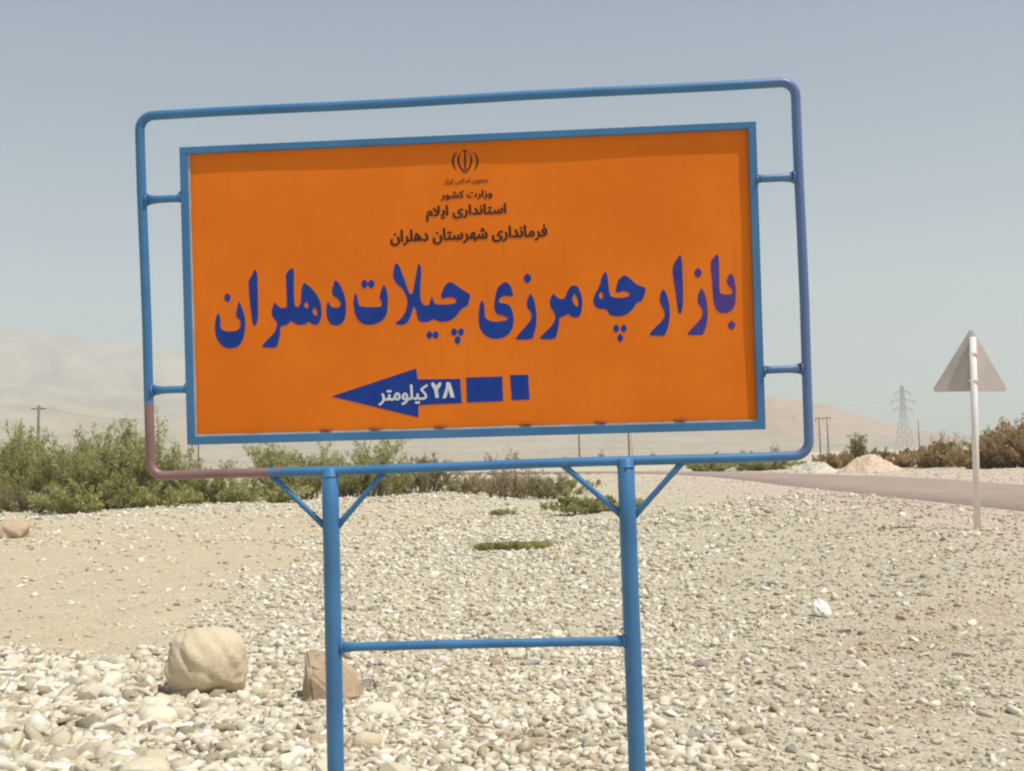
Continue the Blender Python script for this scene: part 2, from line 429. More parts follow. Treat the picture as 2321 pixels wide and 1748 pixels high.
P = [(x + .0022 * math.sin(z * 5 + 1), y + .004 * math.sin(x * 2.3), z + .0025 * math.sin(x * 4.1)) for x, y, z in P]
o = MB().tube(P, .0205, 16, closed=True).build('pipe_frame', M['blue_frame'], sign, True)
tag(o, 'rounded blue pipe frame with reddish primer showing at its lower left corner')
DRO = -.0066
def brd(V): return [(x - DRO * z, y, z + DRO * x) for x, y, z in V]
bl, br, bt, bb, fw = -1.25, 1.25, .8402, -.4655, .034
def board_box(name, x0, x1, z0, z1, y0=-.012, y1=.034, material=None, parent=None, bevel=.002):
    mb = MB().box(x0, x1, y0, y1, z0, z1); mb.V = brd(mb.V)
    return mb.build(name, material or M['blue'], parent or sign, bevel=bevel)
board_box('frame_bar', bl, br, bt - .030, bt); board_box('frame_bar', bl, br, bb, bb + .036)
board_box('frame_bar', bl, bl + fw, bb + .036, bt - .030); board_box('frame_bar', br - fw, br, bb + .036, bt - .030)
# panel: slightly buckled sheet
px0, px1, pz0, pz1 = bl + fw - .004, br - fw + .004, bb + .030, bt - .026
nx_, nz_ = 90, 48
def panel_y(x, z):
    return .006 + .0035 * math.sin(x * 1.9 + .5) * math.sin((z - bb) / (bt - bb) * math.pi) + .0016 * math.sin(x * 7 + z * 3) * math.cos(z * 6)
Vp = []; Fp = []
for side, off in ((0, 0), (1, .004)):
    for j in range(nz_ + 1):
        for i in range(nx_ + 1):
            x = px0 + (px1 - px0) * i / nx_; z = pz0 + (pz1 - pz0) * j / nz_
            Vp.append((x, panel_y(x, z) + off, z))
nn = (nx_ + 1) * (nz_ + 1)
for j in range(nz_):
    for i in range(nx_):
        a = j * (nx_ + 1) + i
        Fp.append((a, a + 1, a + nx_ + 2, a + nx_ + 1)); Fp.append((nn + a, nn + a + nx_ + 1, nn + a + nx_ + 2, nn + a + 1))
panel = mesh_obj('panel', brd(Vp), Fp, M['orange'], sign, True)
tag(panel, 'orange enamelled sheet with blue Persian lettering and an arrow')
# pale bare lip along the left and bottom edges of the sheet, with small tabs
lip = MB()
x_in, z_in = bl + fw, bb + .036
zz = np.linspace(z_in, bt - .03, 40); random.seed(4)
L = [(x_in + .0075 + random.uniform(-.0015, .0015), z) for z in zz]
V = [(x_in, .001, z) for _, z in L] + [(x, .001, z) for x, z in L]
lip.add(V, [(i, i + 40, i + 41, i + 1) for i in range(39)])
xx = np.linspace(x_in, br - fw, 120)
L = [(x, z_in + .007 + .004 * max(0, math.sin(x * 9.5)) * random.uniform(.3, 1) * (x < .2) + random.uniform(-.001, .001)) for x in xx]
V = [(x, -.001, z_in) for x, _ in L] + [(x, -.001, z) for x, z in L]
lip.add(V, [(i, i + 1, i + 121, i + 120) for i in range(119)])
lip.V = brd(lip.V); lip.build('panel_lip', M['lip'], panel)
for x in (-.635, -.42, -.135, .235, .555, .895):            # rusty weld tabs along the lower edge
    mb = MB(); n = 14
    V = [(x + .030 * math.cos(2 * math.pi * k / n), .0015, z_in + .012 + .0085 * math.sin(2 * math.pi * k / n) + .002) for k in range(n)]
    V += [(x + .020 * math.cos(2 * math.pi * k / n), -.0065, z_in + .010 + .006 * math.sin(2 * math.pi * k / n)) for k in range(n)]
    mb.add(V, [(k, (k + 1) % n, n + (k + 1) % n, n + k) for k in range(n)] + [tuple(range(n, 2 * n))])
    mb.V = brd(mb.V); mb.build('weld_tab', M['rustspot'], panel)

MAIN_LETTERING = [[(-1.1003,.1105),(-1.1039,.1015),(-1.1081,.0912),(-1.1114,.0806),(-1.1135,.0703),(-1.1149,.0597),(-1.1156,.0486),(-1.1156,.0365),(-1.1150,.0239),(-1.1133,.0122),(-1.1106,.0020),(-1.1069,-.0074),(-1.1018,-.0163),(-1.0949,-.0256),(-1.0866,-.0344),(-1.0778,-.0412),(-1.0688,-.0454),(-1.0593,-.0476),(-1.0493,-.0482),(-1.0382,-.0476),(-1.0266,-.0454),(-1.0164,-.0412),(-1.0081,-.0345),(-1.0011,-.0257),(-.9952,-.0158),(-.9904,-.0045),(-.9868,.0080),(-.9840,.0200),(-.9820,.0308),(-.9808,.0412),(-.9802,.0521),(-.9802,.0640),(-.9807,.0764),(-.9821,.0883),(-.9845,.0993),(-.9878,.1098),(-.9914,.1208),(-.9955,.1333),(-1.0000,.1462),(-1.0039,.1575),(-1.0070,.1507),(-1.0105,.1428),(-1.0136,.1336),(-1.0164,.1218),(-1.0189,.1086),(-1.0199,.0977),(-1.0187,.0905),(-1.0160,.0855),(-1.0130,.0813),(-1.0076,.0776),(-1.0030,.0729),(-1.0016,.0658),(-1.0013,.0570),(-1.0024,.0488),(-1.0050,.0420),(-1.0090,.0358),(-1.0144,.0311),(-1.0215,.0282),(-1.0301,.0267),(-1.0391,.0259),(-1.0487,.0254),(-1.0588,.0256),(-1.0677,.0268),(-1.0750,.0294),(-1.0812,.0330),(-1.0859,.0375),(-1.0890,.0427),(-1.0906,.0487),(-1.0916,.0558),(-1.0914,.0645),(-1.0905,.0743),(-1.0908,.0840),(-1.0933,.0933),(-1.0970,.1025)],
[(-1.0558,.1935),(-1.0506,.1891),(-1.0457,.1841),(-1.0426,.1786),(-1.0416,.1729),(-1.0439,.1667),(-1.0478,.1610),(-1.0524,.1567),(-1.0569,.1533),(-1.0620,.1576),(-1.0670,.1627),(-1.0700,.1681),(-1.0711,.1739),(-1.0692,.1801),(-1.0656,.1858),(-1.0607,.1901)],
[(-.9314,.2956),(-.9281,.2903),(-.9244,.2840),(-.9217,.2752),(-.9208,.2635),(-.9208,.2492),(-.9209,.2309),(-.9208,.2065),(-.9208,.1781),(-.9211,.1505),(-.9216,.1241),(-.9225,.0985),(-.9239,.0783),(-.9262,.0663),(-.9290,.0597),(-.9319,.0545),(-.9364,.0475),(-.9404,.0427),(-.9429,.0469),(-.9457,.0519),(-.9481,.0590),(-.9497,.0686),(-.9508,.0804),(-.9520,.0953),(-.9539,.1148),(-.9559,.1373),(-.9576,.1598),(-.9590,.1830),(-.9601,.2061),(-.9607,.2243),(-.9610,.2341),(-.9608,.2391),(-.9594,.2444),(-.9560,.2518),(-.9513,.2597),(-.9464,.2680),(-.9413,.2773),(-.9360,.2871)],
[(-.7622,.2942),(-.7610,.2873),(-.7596,.2791),(-.7589,.2652),(-.7594,.2408),(-.7604,.2107),(-.7611,.1850),(-.7612,.1680),(-.7608,.1553),(-.7602,.1449),(-.7592,.1364),(-.7579,.1301),(-.7567,.1247),(-.7497,.1235),(-.7426,.1222),(-.7390,.1281),(-.7350,.1350),(-.7318,.1439),(-.7302,.1563),(-.7295,.1708),(-.7286,.1839),(-.7273,.1945),(-.7258,.2038),(-.7238,.2118),(-.7211,.2182),(-.7180,.2232),(-.7152,.2275),(-.7105,.2245),(-.7033,.2191),(-.6950,.2124),(-.6851,.2039),(-.6756,.1940),(-.6669,.1824),(-.6588,.1695),(-.6523,.1571),(-.6479,.1460),(-.6450,.1354),(-.6430,.1248),(-.6416,.1139),(-.6409,.1031),(-.6411,.0927),(-.6422,.0828),(-.6441,.0734),(-.6468,.0649),(-.6505,.0571),(-.6550,.0503),(-.6595,.0453),(-.6654,.0419),(-.6717,.0417),(-.6770,.0430),(-.6826,.0454),(-.6878,.0482),(-.6943,.0535),(-.6997,.0587),(-.7038,.0549),(-.7086,.0505),(-.7142,.0471),(-.7212,.0451),(-.7290,.0441),(-.7366,.0439),(-.7435,.0445),(-.7502,.0460),(-.7568,.0486),(-.7638,.0529),(-.7707,.0584),(-.7768,.0633),(-.7831,.0575),(-.7904,.0509),(-.7976,.0459),(-.8049,.0439),(-.8122,.0435),(-.8180,.0426),(-.8230,.0403),(-.8256,.0348),(-.8263,.0271),(-.8263,.0172),(-.8272,.0068),(-.8295,-.0037),(-.8326,-.0147),(-.8362,-.0250),(-.8386,-.0350),(-.8414,-.0444),(-.8492,-.0506),(-.8658,-.0520),(-.8872,-.0504),(-.9062,-.0488),(-.9079,-.0461),(-.9068,-.0407),(-.9014,-.0336),(-.8936,-.0246),(-.8849,-.0154),(-.8751,-.0065),(-.8644,.0026),(-.8556,.0118),(-.8497,.0212),(-.8455,.0307),(-.8426,.0394),(-.8403,.0468),(-.8392,.0533),(-.8400,.0594),(-.8436,.0649),(-.8490,.0700),(-.8538,.0759),(-.8575,.0833),(-.8606,.0916),(-.8621,.1003),(-.8614,.1096),(-.8592,.1194),(-.8564,.1282),(-.8530,.1357),(-.8491,.1422),(-.8457,.1479),(-.8429,.1427),(-.8398,.1368),(-.8359,.1315),(-.8312,.1271),(-.8258,.1233),(-.8199,.1209),(-.8129,.1202),(-.8054,.1208),(-.7995,.1222),(-.7957,.1227),(-.7944,.1301),(-.7938,.1447),(-.7937,.1648),(-.7937,.1862),(-.7937,.2100),(-.7939,.2351),(-.7938,.2544),(-.7935,.2636),(-.7930,.2670),(-.7913,.2704),(-.7880,.2759),(-.7835,.2813),(-.7787,.2860),(-.7732,.2894),(-.7673,.2920)],
[(-.7062,.1450),(-.7031,.1407),(-.6996,.1357),(-.6976,.1307),(-.6992,.1228),(-.7021,.1156),(-.7072,.1163),(-.7122,.1184),(-.7164,.1242),(-.7179,.1314),(-.7151,.1361),(-.7104,.1409)],
[(-.6716,.1198),(-.6680,.1142),(-.6639,.1079),(-.6611,.1014),(-.6607,.0946),(-.6616,.0875),(-.6625,.0814),(-.6686,.0828),(-.6746,.0858),(-.6778,.0903),(-.6805,.0961),(-.6814,.1021),(-.6792,.1081),(-.6752,.1144)],
[(-.5792,.2338),(-.5743,.2307),(-.5687,.2271),(-.5633,.2220),(-.5586,.2151),(-.5541,.2067),(-.5499,.1975),(-.5457,.1875),(-.5418,.1765),(-.5386,.1651),(-.5363,.1535),(-.5346,.1415),(-.5336,.1290),(-.5333,.1155),(-.5337,.1016),(-.5347,.0890),(-.5362,.0786),(-.5384,.0695),(-.5416,.0613),(-.5462,.0537),(-.5520,.0470),(-.5583,.0419),(-.5654,.0386),(-.5731,.0370),(-.5807,.0366),(-.5885,.0375),(-.5962,.0397),(-.6028,.0434),(-.6079,.0489),(-.6119,.0559),(-.6152,.0638),(-.6177,.0725),(-.6195,.0820),(-.6205,.0920),(-.6206,.1027),(-.6200,.1139),(-.6187,.1239),(-.6166,.1323),(-.6137,.1395),(-.6112,.1457),(-.6088,.1384),(-.6060,.1301),(-.6025,.1234),(-.5985,.1192),(-.5939,.1166),(-.5886,.1149),(-.5820,.1138),(-.5747,.1135),(-.5684,.1142),(-.5613,.1169),(-.5569,.1218),(-.5557,.1265),(-.5560,.1321),(-.5576,.1378),(-.5611,.1434),(-.5661,.1491),(-.5713,.1543),(-.5768,.1586),(-.5825,.1625),(-.5871,.1669),(-.5904,.1717),(-.5927,.1770),(-.5936,.1831),(-.5927,.1903),(-.5906,.1985),(-.5880,.2069),(-.5852,.2160),(-.5820,.2255)],
[(-.3648,.2061),(-.3615,.2006),(-.3578,.1943),(-.3545,.1865),(-.3519,.1771),(-.3499,.1662),(-.3486,.1544),(-.3483,.1416),(-.3487,.1279),(-.3497,.1146),(-.3509,.1019),(-.3527,.0897),(-.3556,.0789),(-.3601,.0699),(-.3658,.0623),(-.3723,.0556),(-.3797,.0496),(-.3879,.0446),(-.3969,.0404),(-.4072,.0370),(-.4183,.0345),(-.4294,.0335),(-.4404,.0343),(-.4514,.0366),(-.4614,.0406),(-.4704,.0467),(-.4784,.0545),(-.4850,.0634),(-.4899,.0733),(-.4934,.0843),(-.4962,.0957),(-.4983,.1078),(-.4995,.1202),(-.5000,.1318),(-.4994,.1421),(-.4981,.1516),(-.4964,.1596),(-.4943,.1660),(-.4919,.1711),(-.4899,.1754),(-.4877,.1708),(-.4852,.1654),(-.4831,.1592),(-.4816,.1515),(-.4804,.1430),(-.4789,.1351),(-.4774,.1281),(-.4755,.1217),(-.4713,.1168),(-.4640,.1141),(-.4543,.1128),(-.4432,.1119),(-.4301,.1110),(-.4157,.1106),(-.4030,.1105),(-.3934,.1107),(-.3855,.1112),(-.3788,.1116),(-.3770,.1164),(-.3750,.1219),(-.3743,.1274),(-.3762,.1327),(-.3795,.1379),(-.3819,.1436),(-.3828,.1499),(-.3829,.1565),(-.3821,.1636),(-.3803,.1714),(-.3776,.1796),(-.3746,.1873),(-.3714,.1942),(-.3679,.2005)],
[(-.4487,.2327),(-.4435,.2282),(-.4385,.2229),(-.4354,.2173),(-.4344,.2114),(-.4367,.2050),(-.4407,.1991),(-.4453,.1947),(-.4499,.1912),(-.4551,.1957),(-.4600,.2009),(-.4631,.2065),(-.4642,.2124),(-.4623,.2188),(-.4586,.2247),(-.4537,.2291)],
[(-.4189,.2316),(-.4137,.2271),(-.4087,.2219),(-.4056,.2162),(-.4046,.2103),(-.4069,.2040),(-.4109,.1981),(-.4155,.1936),(-.4200,.1901),(-.4253,.1946),(-.4302,.1998),(-.4333,.2054),(-.4344,.2114),(-.4325,.2177),(-.4288,.2236),(-.4238,.2281)],
[(-.3072,.2982),(-.3037,.2956),(-.2997,.2924),(-.2955,.2866),(-.2913,.2766),(-.2870,.2638),(-.2825,.2502),(-.2776,.2358),(-.2725,.2205),(-.2677,.2058),(-.2630,.1914),(-.2586,.1777),(-.2547,.1675),(-.2503,.1622),(-.2469,.1613),(-.2430,.1627),(-.2387,.1689),(-.2357,.1805),(-.2327,.1960),(-.2294,.2124),(-.2256,.2296),(-.2215,.2477),(-.2179,.2638),(-.2148,.2768),(-.2120,.2878),(-.2097,.2973),(-.2069,.2924),(-.2037,.2867),(-.2014,.2791),(-.2003,.2686),(-.2001,.2561),(-.2004,.2432),(-.2014,.2306),(-.2030,.2175),(-.2044,.2035),(-.2056,.1877),(-.2067,.1709),(-.2070,.1559),(-.2062,.1434),(-.2046,.1326),(-.2019,.1238),(-.1975,.1171),(-.1919,.1122),(-.1863,.1094),(-.1806,.1087),(-.1748,.1099),(-.1702,.1128),(-.1673,.1176),(-.1655,.1239),(-.1636,.1305),(-.1611,.1372),(-.1585,.1441),(-.1563,.1501),(-.1542,.1438),(-.1519,.1365),(-.1497,.1300),(-.1483,.1220),(-.1441,.1159),(-.1366,.1132),(-.1264,.1116),(-.1142,.1108),(-.0984,.1109),(-.0805,.1117),(-.0662,.1131),(-.0582,.1153),(-.0538,.1181),(-.0500,.1205),(-.0508,.1265),(-.0537,.1326),(-.0589,.1361),(-.0659,.1392),(-.0734,.1412),(-.0815,.1417),(-.0901,.1411),(-.0974,.1401),(-.1045,.1374),(-.1095,.1345),(-.1124,.1392),(-.1156,.1447),(-.1171,.1507),(-.1155,.1574),(-.1122,.1647),(-.1084,.1723),(-.1048,.1804),(-.1007,.1887),(-.0958,.1957),(-.0895,.2010),(-.0825,.2050),(-.0755,.2068),(-.0693,.2060),(-.0632,.2030),(-.0558,.1982),(-.0463,.1909),(-.0355,.1819),(-.0246,.1732),(-.0124,.1657),(.0000,.1587),(.0087,.1522),(.0112,.1449),(.0082,.1363),(.0059,.1264),(.0024,.1148),(-.0026,.1050),(-.0099,.0991),(-.0187,.0949),(-.0270,.0899),(-.0342,.0827),(-.0409,.0745),(-.0476,.0668),(-.0543,.0598),(-.0610,.0532),(-.0681,.0477),(-.0756,.0436),(-.0836,.0406),(-.0923,.0386),(-.1025,.0372),(-.1136,.0368),(-.1243,.0377),(-.1348,.0412),(-.1450,.0460),(-.1540,.0486),(-.1606,.0467),(-.1659,.0425),(-.1723,.0393),(-.1814,.0380),(-.1915,.0377),(-.2003,.0382),(-.2068,.0392),(-.2120,.0410),(-.2162,.0448),(-.2193,.0513),(-.2215,.0599),(-.2235,.0689),(-.2253,.0786),(-.2269,.0887),(-.2287,.0969),(-.2326,.1034),(-.2364,.1071),(-.2383,.1021),(-.2405,.0963),(-.2430,.0894),(-.2456,.0807),(-.2485,.0708),(-.2518,.0619),(-.2554,.0546),(-.2594,.0481),(-.2644,.0424),(-.2703,.0369),(-.2771,.0321),(-.2848,.0292),(-.2944,.0287),(-.3049,.0301),(-.3128,.0321),(-.3173,.0360),(-.3186,.0403),(-.3131,.0433),(-.3068,.0468),(-.3002,.0516),(-.2932,.0581),(-.2859,.0660),(-.2795,.0748),(-.2742,.0846),(-.2698,.0954),(-.2665,.1062),(-.2644,.1169),(-.2633,.1276),(-.2636,.1380),(-.2656,.1478),(-.2689,.1572),(-.2728,.1662),(-.2773,.1749),(-.2825,.1832),(-.2882,.1906),(-.2947,.1963),(-.3016,.2011),(-.3078,.2073),(-.3132,.2162),(-.3178,.2264),(-.3211,.2357),(-.3225,.2425),(-.3225,.2484),(-.3217,.2556),(-.3202,.2661),(-.3180,.2779),(-.3156,.2873),(-.3113,.2943)],
[(-.1710,-.0005),(-.1663,-.0045),(-.1618,-.0091),(-.1589,-.0140),(-.1580,-.0192),(-.1601,-.0248),(-.1637,-.0300),(-.1680,-.0340),(-.1721,-.0371),(-.1768,-.0331),(-.1814,-.0285),(-.1842,-.0236),(-.1852,-.0183),(-.1834,-.0127),(-.1801,-.0075),(-.1756,-.0036)],
[(-.1439,-.0014),(-.1391,-.0054),(-.1346,-.0100),(-.1318,-.0149),(-.1308,-.0201),(-.1329,-.0257),(-.1366,-.0309),(-.1408,-.0348),(-.1449,-.0380),(-.1497,-.0340),(-.1542,-.0294),(-.1570,-.0245),(-.1580,-.0192),(-.1562,-.0136),(-.1529,-.0084),(-.1484,-.0045)],
[(-.0633,.0086),(-.0583,.0046),(-.0535,.0001),(-.0505,-.0049),(-.0495,-.0101),(-.0517,-.0157),(-.0555,-.0209),(-.0600,-.0248),(-.0643,-.0279),(-.0694,-.0239),(-.0742,-.0193),(-.0771,-.0144),(-.0782,-.0092),(-.0763,-.0036),(-.0728,.0016),(-.0681,.0055)],
[(-.0338,.0076),(-.0291,.0037),(-.0246,-.0009),(-.0217,-.0059),(-.0208,-.0111),(-.0229,-.0167),(-.0265,-.0218),(-.0307,-.0258),(-.0349,-.0289),(-.0396,-.0249),(-.0441,-.0203),(-.0469,-.0154),(-.0479,-.0102),(-.0461,-.0046),(-.0428,.0006),(-.0383,.0045)],
[(-.0495,-.0252),(-.0448,-.0295),(-.0403,-.0344),(-.0375,-.0398),(-.0365,-.0455),(-.0387,-.0515),(-.0423,-.0572),(-.0465,-.0615),(-.0507,-.0649),(-.0554,-.0606),(-.0599,-.0556),(-.0627,-.0503),(-.0636,-.0446),(-.0619,-.0385),(-.0585,-.0328),(-.0540,-.0286)],
[(.1631,.1990),(.1706,.1975),(.1770,.1924),(.1826,.1856),(.1872,.1771),(.1910,.1670),(.1936,.1575),(.1948,.1495),(.1949,.1421),(.1950,.1357),(.1883,.1366),(.1807,.1376),(.1732,.1385),(.1664,.1393),(.1597,.1399),(.1534,.1392),(.1473,.1364),(.1416,.1324),(.1372,.1278),(.1348,.1227),(.1337,.1171),(.1328,.1121),(.1373,.1108),(.1425,.1092),(.1485,.1076),(.1561,.1066),(.1646,.1056),(.1722,.1029),(.1782,.0977),(.1833,.0907),(.1875,.0825),(.1907,.0727),(.1930,.0617),(.1944,.0506),(.1950,.0399),(.1947,.0292),(.1935,.0190),(.1916,.0094),(.1888,.0003),(.1848,-.0084),(.1791,-.0169),(.1721,-.0248),(.1643,-.0315),(.1556,-.0364),(.1461,-.0400),(.1362,-.0424),(.1257,-.0439),(.1148,-.0443),(.1044,-.0434),(.0947,-.0411),(.0856,-.0376),(.0769,-.0325),(.0683,-.0257),(.0603,-.0172),(.0538,-.0080),(.0494,.0018),(.0465,.0125),(.0448,.0240),(.0440,.0368),(.0444,.0505),(.0451,.0637),(.0460,.0763),(.0472,.0884),(.0489,.0992),(.0516,.1083),(.0548,.1160),(.0576,.1227),(.0626,.1200),(.0673,.1144),(.0689,.1067),(.0698,.0969),(.0705,.0866),(.0706,.0757),(.0705,.0644),(.0715,.0548),(.0740,.0480),(.0776,.0429),(.0830,.0386),(.0908,.0347),(.1004,.0317),(.1105,.0297),(.1211,.0291),(.1321,.0297),(.1423,.0306),(.1516,.0319),(.1600,.0337),(.1662,.0358),(.1697,.0397),(.1704,.0435),(.1661,.0461),(.1611,.0490),(.1548,.0520),(.1460,.0545),(.1359,.0570),(.1273,.0608),(.1213,.0663),(.1169,.0731),(.1140,.0811),(.1130,.0905),(.1136,.1012),(.1149,.1128),(.1166,.1258),(.1190,.1396),(.1221,.1521),(.1253,.1624),(.1292,.1714),(.1348,.1794),(.1434,.1878),(.1538,.1952)],
[(.2705,.1469),(.2747,.1398),(.2795,.1317),(.2837,.1227),(.2866,.1131),(.2888,.1026),(.2906,.0908),(.2923,.0771),(.2936,.0622),(.2941,.0472),(.2935,.0326),(.2922,.0180),(.2900,.0039),(.2869,-.0103),(.2830,-.0241),(.2790,-.0353),(.2767,-.0427),(.2743,-.0475),(.2666,-.0507),(.2483,-.0521),(.2247,-.0518),(.2073,-.0507),(.2002,-.0485),(.2036,-.0427),(.2095,-.0346),(.2186,-.0243),(.2282,-.0138),(.2379,-.0034),(.2481,.0071),(.2568,.0169),(.2633,.0251),(.2682,.0326),(.2713,.0401),(.2725,.0481),(.2719,.0562),(.2700,.0639),(.2662,.0709),(.2609,.0775),(.2568,.0841),(.2546,.0906),(.2535,.0971),(.2534,.1040),(.2548,.1117),(.2572,.1198),(.2601,.1275),(.2634,.1345),(.2672,.1411)],
[(.2605,.2339),(.2663,.2291),(.2718,.2235),(.2752,.2175),(.2764,.2111),(.2738,.2044),(.2694,.1981),(.2642,.1934),(.2591,.1896),(.2533,.1944),(.2478,.2000),(.2444,.2060),(.2432,.2123),(.2453,.2191),(.2494,.2254),(.2549,.2301)],
[(.3712,.1433),(.3743,.1382),(.3780,.1323),(.3825,.1271),(.3885,.1226),(.3954,.1187),(.4019,.1166),(.4077,.1165),(.4130,.1182),(.4178,.1219),(.4216,.1284),(.4248,.1368),(.4284,.1452),(.4329,.1536),(.4379,.1620),(.4428,.1684),(.4496,.1729),(.4568,.1738),(.4626,.1731),(.4688,.1712),(.4743,.1673),(.4786,.1610),(.4822,.1527),(.4854,.1432),(.4883,.1323),(.4908,.1201),(.4922,.1075),(.4921,.0942),(.4910,.0805),(.4890,.0682),(.4862,.0574),(.4826,.0479),(.4784,.0409),(.4736,.0371),(.4682,.0357),(.4625,.0356),(.4559,.0367),(.4490,.0391),(.4430,.0421),(.4384,.0460),(.4347,.0504),(.4315,.0544),(.4254,.0508),(.4183,.0468),(.4115,.0432),(.4049,.0414),(.3985,.0400),(.3936,.0359),(.3911,.0274),(.3901,.0162),(.3887,.0045),(.3861,-.0074),(.3831,-.0198),(.3798,-.0307),(.3775,-.0396),(.3749,-.0470),(.3673,-.0520),(.3496,-.0539),(.3268,-.0534),(.3101,-.0521),(.3048,-.0484),(.3064,-.0441),(.3136,-.0372),(.3219,-.0294),(.3307,-.0212),(.3404,-.0126),(.3506,-.0035),(.3592,.0055),(.3657,.0145),(.3707,.0236),(.3738,.0327),(.3744,.0421),(.3731,.0517),(.3707,.0604),(.3667,.0676),(.3615,.0739),(.3574,.0806),(.3551,.0883),(.3537,.0964),(.3534,.1044),(.3543,.1126),(.3562,.1207),(.3589,.1279),(.3626,.1339),(.3672,.1389)],
[(.4577,.1383),(.4628,.1343),(.4680,.1280),(.4709,.1210),(.4735,.1123),(.4751,.1041),(.4755,.0967),(.4750,.0897),(.4745,.0836),(.4695,.0825),(.4639,.0840),(.4599,.0896),(.4558,.0976),(.4527,.1049),(.4512,.1105),(.4508,.1155),(.4513,.1207),(.4529,.1267),(.4554,.1329)],
[(.5950,.2291),(.5972,.2251),(.5998,.2204),(.6020,.2139),(.6036,.2051),(.6049,.1945),(.6061,.1822),(.6074,.1664),(.6086,.1489),(.6106,.1348),(.6131,.1267),(.6164,.1221),(.6219,.1187),(.6308,.1159),(.6419,.1143),(.6530,.1136),(.6642,.1137),(.6754,.1147),(.6844,.1165),(.6919,.1210),(.6964,.1259),(.6938,.1309),(.6889,.1360),(.6821,.1389),(.6734,.1415),(.6657,.1427),(.6597,.1416),(.6545,.1391),(.6498,.1373),(.6434,.1372),(.6381,.1378),(.6378,.1432),(.6376,.1494),(.6387,.1574),(.6416,.1686),(.6460,.1815),(.6515,.1924),(.6589,.2003),(.6674,.2063),(.6755,.2092),(.6818,.2084),(.6877,.2045),(.6947,.1987),(.7037,.1900),(.7140,.1794),(.7251,.1700),(.7379,.1632),(.7517,.1577),(.7637,.1529),(.7633,.1461),(.7628,.1382),(.7610,.1295),(.7572,.1188),(.7521,.1074),(.7464,.0986),(.7401,.0950),(.7332,.0941),(.7266,.0914),(.7212,.0849),(.7162,.0766),(.7103,.0684),(.7030,.0603),(.6948,.0523),(.6862,.0456),(.6773,.0409),(.6681,.0376),(.6585,.0356),(.6479,.0349),(.6369,.0354),(.6272,.0366),(.6197,.0382),(.6135,.0405),(.6079,.0444),(.6030,.0514),(.5986,.0600),(.5929,.0665),(.5843,.0686),(.5745,.0685),(.5655,.0695),(.5580,.0726),(.5515,.0769),(.5462,.0819),(.5424,.0878),(.5399,.0944),(.5390,.1019),(.5398,.1105),(.5422,.1199),(.5457,.1292),(.5507,.1382),(.5568,.1472),(.5622,.1562),(.5663,.1653),(.5697,.1743),(.5729,.1834),(.5757,.1928),(.5783,.2022),(.5815,.2107),(.5859,.2177),(.5907,.2238)],
[(.5724,.1440),(.5779,.1400),(.5823,.1338),(.5825,.1270),(.5812,.1187),(.5801,.1115),(.5743,.1123),(.5688,.1146),(.5653,.1208),(.5641,.1286),(.5661,.1338),(.5694,.1393)],
[(.6340,.0006),(.6386,-.0033),(.6430,-.0078),(.6458,-.0127),(.6467,-.0179),(.6446,-.0234),(.6411,-.0286),(.6369,-.0325),(.6329,-.0355),(.6282,-.0316),(.6238,-.0271),(.6211,-.0222),(.6201,-.0170),(.6218,-.0115),(.6251,-.0063),(.6295,-.0024)],
[(.6664,-.0005),(.6710,-.0044),(.6755,-.0089),(.6782,-.0138),(.6791,-.0190),(.6771,-.0245),(.6735,-.0296),(.6694,-.0335),(.6653,-.0366),(.6607,-.0327),(.6562,-.0282),(.6535,-.0233),(.6526,-.0181),(.6543,-.0126),(.6575,-.0074),(.6620,-.0035)],
[(.6503,-.0396),(.6547,-.0437),(.6588,-.0484),(.6614,-.0535),(.6623,-.0589),(.6603,-.0647),(.6569,-.0701),(.6530,-.0741),(.6492,-.0774),(.6449,-.0733),(.6407,-.0686),(.6382,-.0635),(.6373,-.0581),(.6389,-.0523),(.6420,-.0469),(.6461,-.0429)],
[(.8395,.1455),(.8435,.1392),(.8481,.1319),(.8524,.1223),(.8564,.1096),(.8601,.0946),(.8627,.0788),(.8639,.0620),(.8639,.0445),(.8631,.0278),(.8615,.0125),(.8592,-.0018),(.8559,-.0151),(.8516,-.0277),(.8464,-.0392),(.8413,-.0479),(.8379,-.0527),(.8346,-.0546),(.8275,-.0553),(.8131,-.0549),(.7949,-.0532),(.7789,-.0518),(.7765,-.0480),(.7772,-.0419),(.7832,-.0348),(.7921,-.0261),(.8014,-.0172),(.8110,-.0084),(.8211,.0007),(.8294,.0093),(.8353,.0173),(.8394,.0248),(.8418,.0324),(.8423,.0403),(.8410,.0482),(.8387,.0561),(.8347,.0641),(.8297,.0721),(.8258,.0801),(.8236,.0879),(.8226,.0956),(.8226,.1037),(.8240,.1130),(.8264,.1227),(.8293,.1310),(.8326,.1370),(.8362,.1416)],
[(.9159,.2906),(.9180,.2842),(.9203,.2766),(.9221,.2649),(.9228,.2473),(.9229,.2256),(.9229,.2021),(.9232,.1766),(.9235,.1492),(.9232,.1237),(.9222,.1003),(.9206,.0787),(.9186,.0612),(.9159,.0496),(.9127,.0423),(.9100,.0360),(.9052,.0371),(.9005,.0422),(.8986,.0508),(.8972,.0627),(.8957,.0776),(.8939,.0966),(.8920,.1186),(.8899,.1406),(.8871,.1626),(.8841,.1846),(.8821,.2036),(.8812,.2176),(.8814,.2285),(.8832,.2389),(.8876,.2498),(.8936,.2603),(.8997,.2696),(.9053,.2777),(.9110,.2846)],
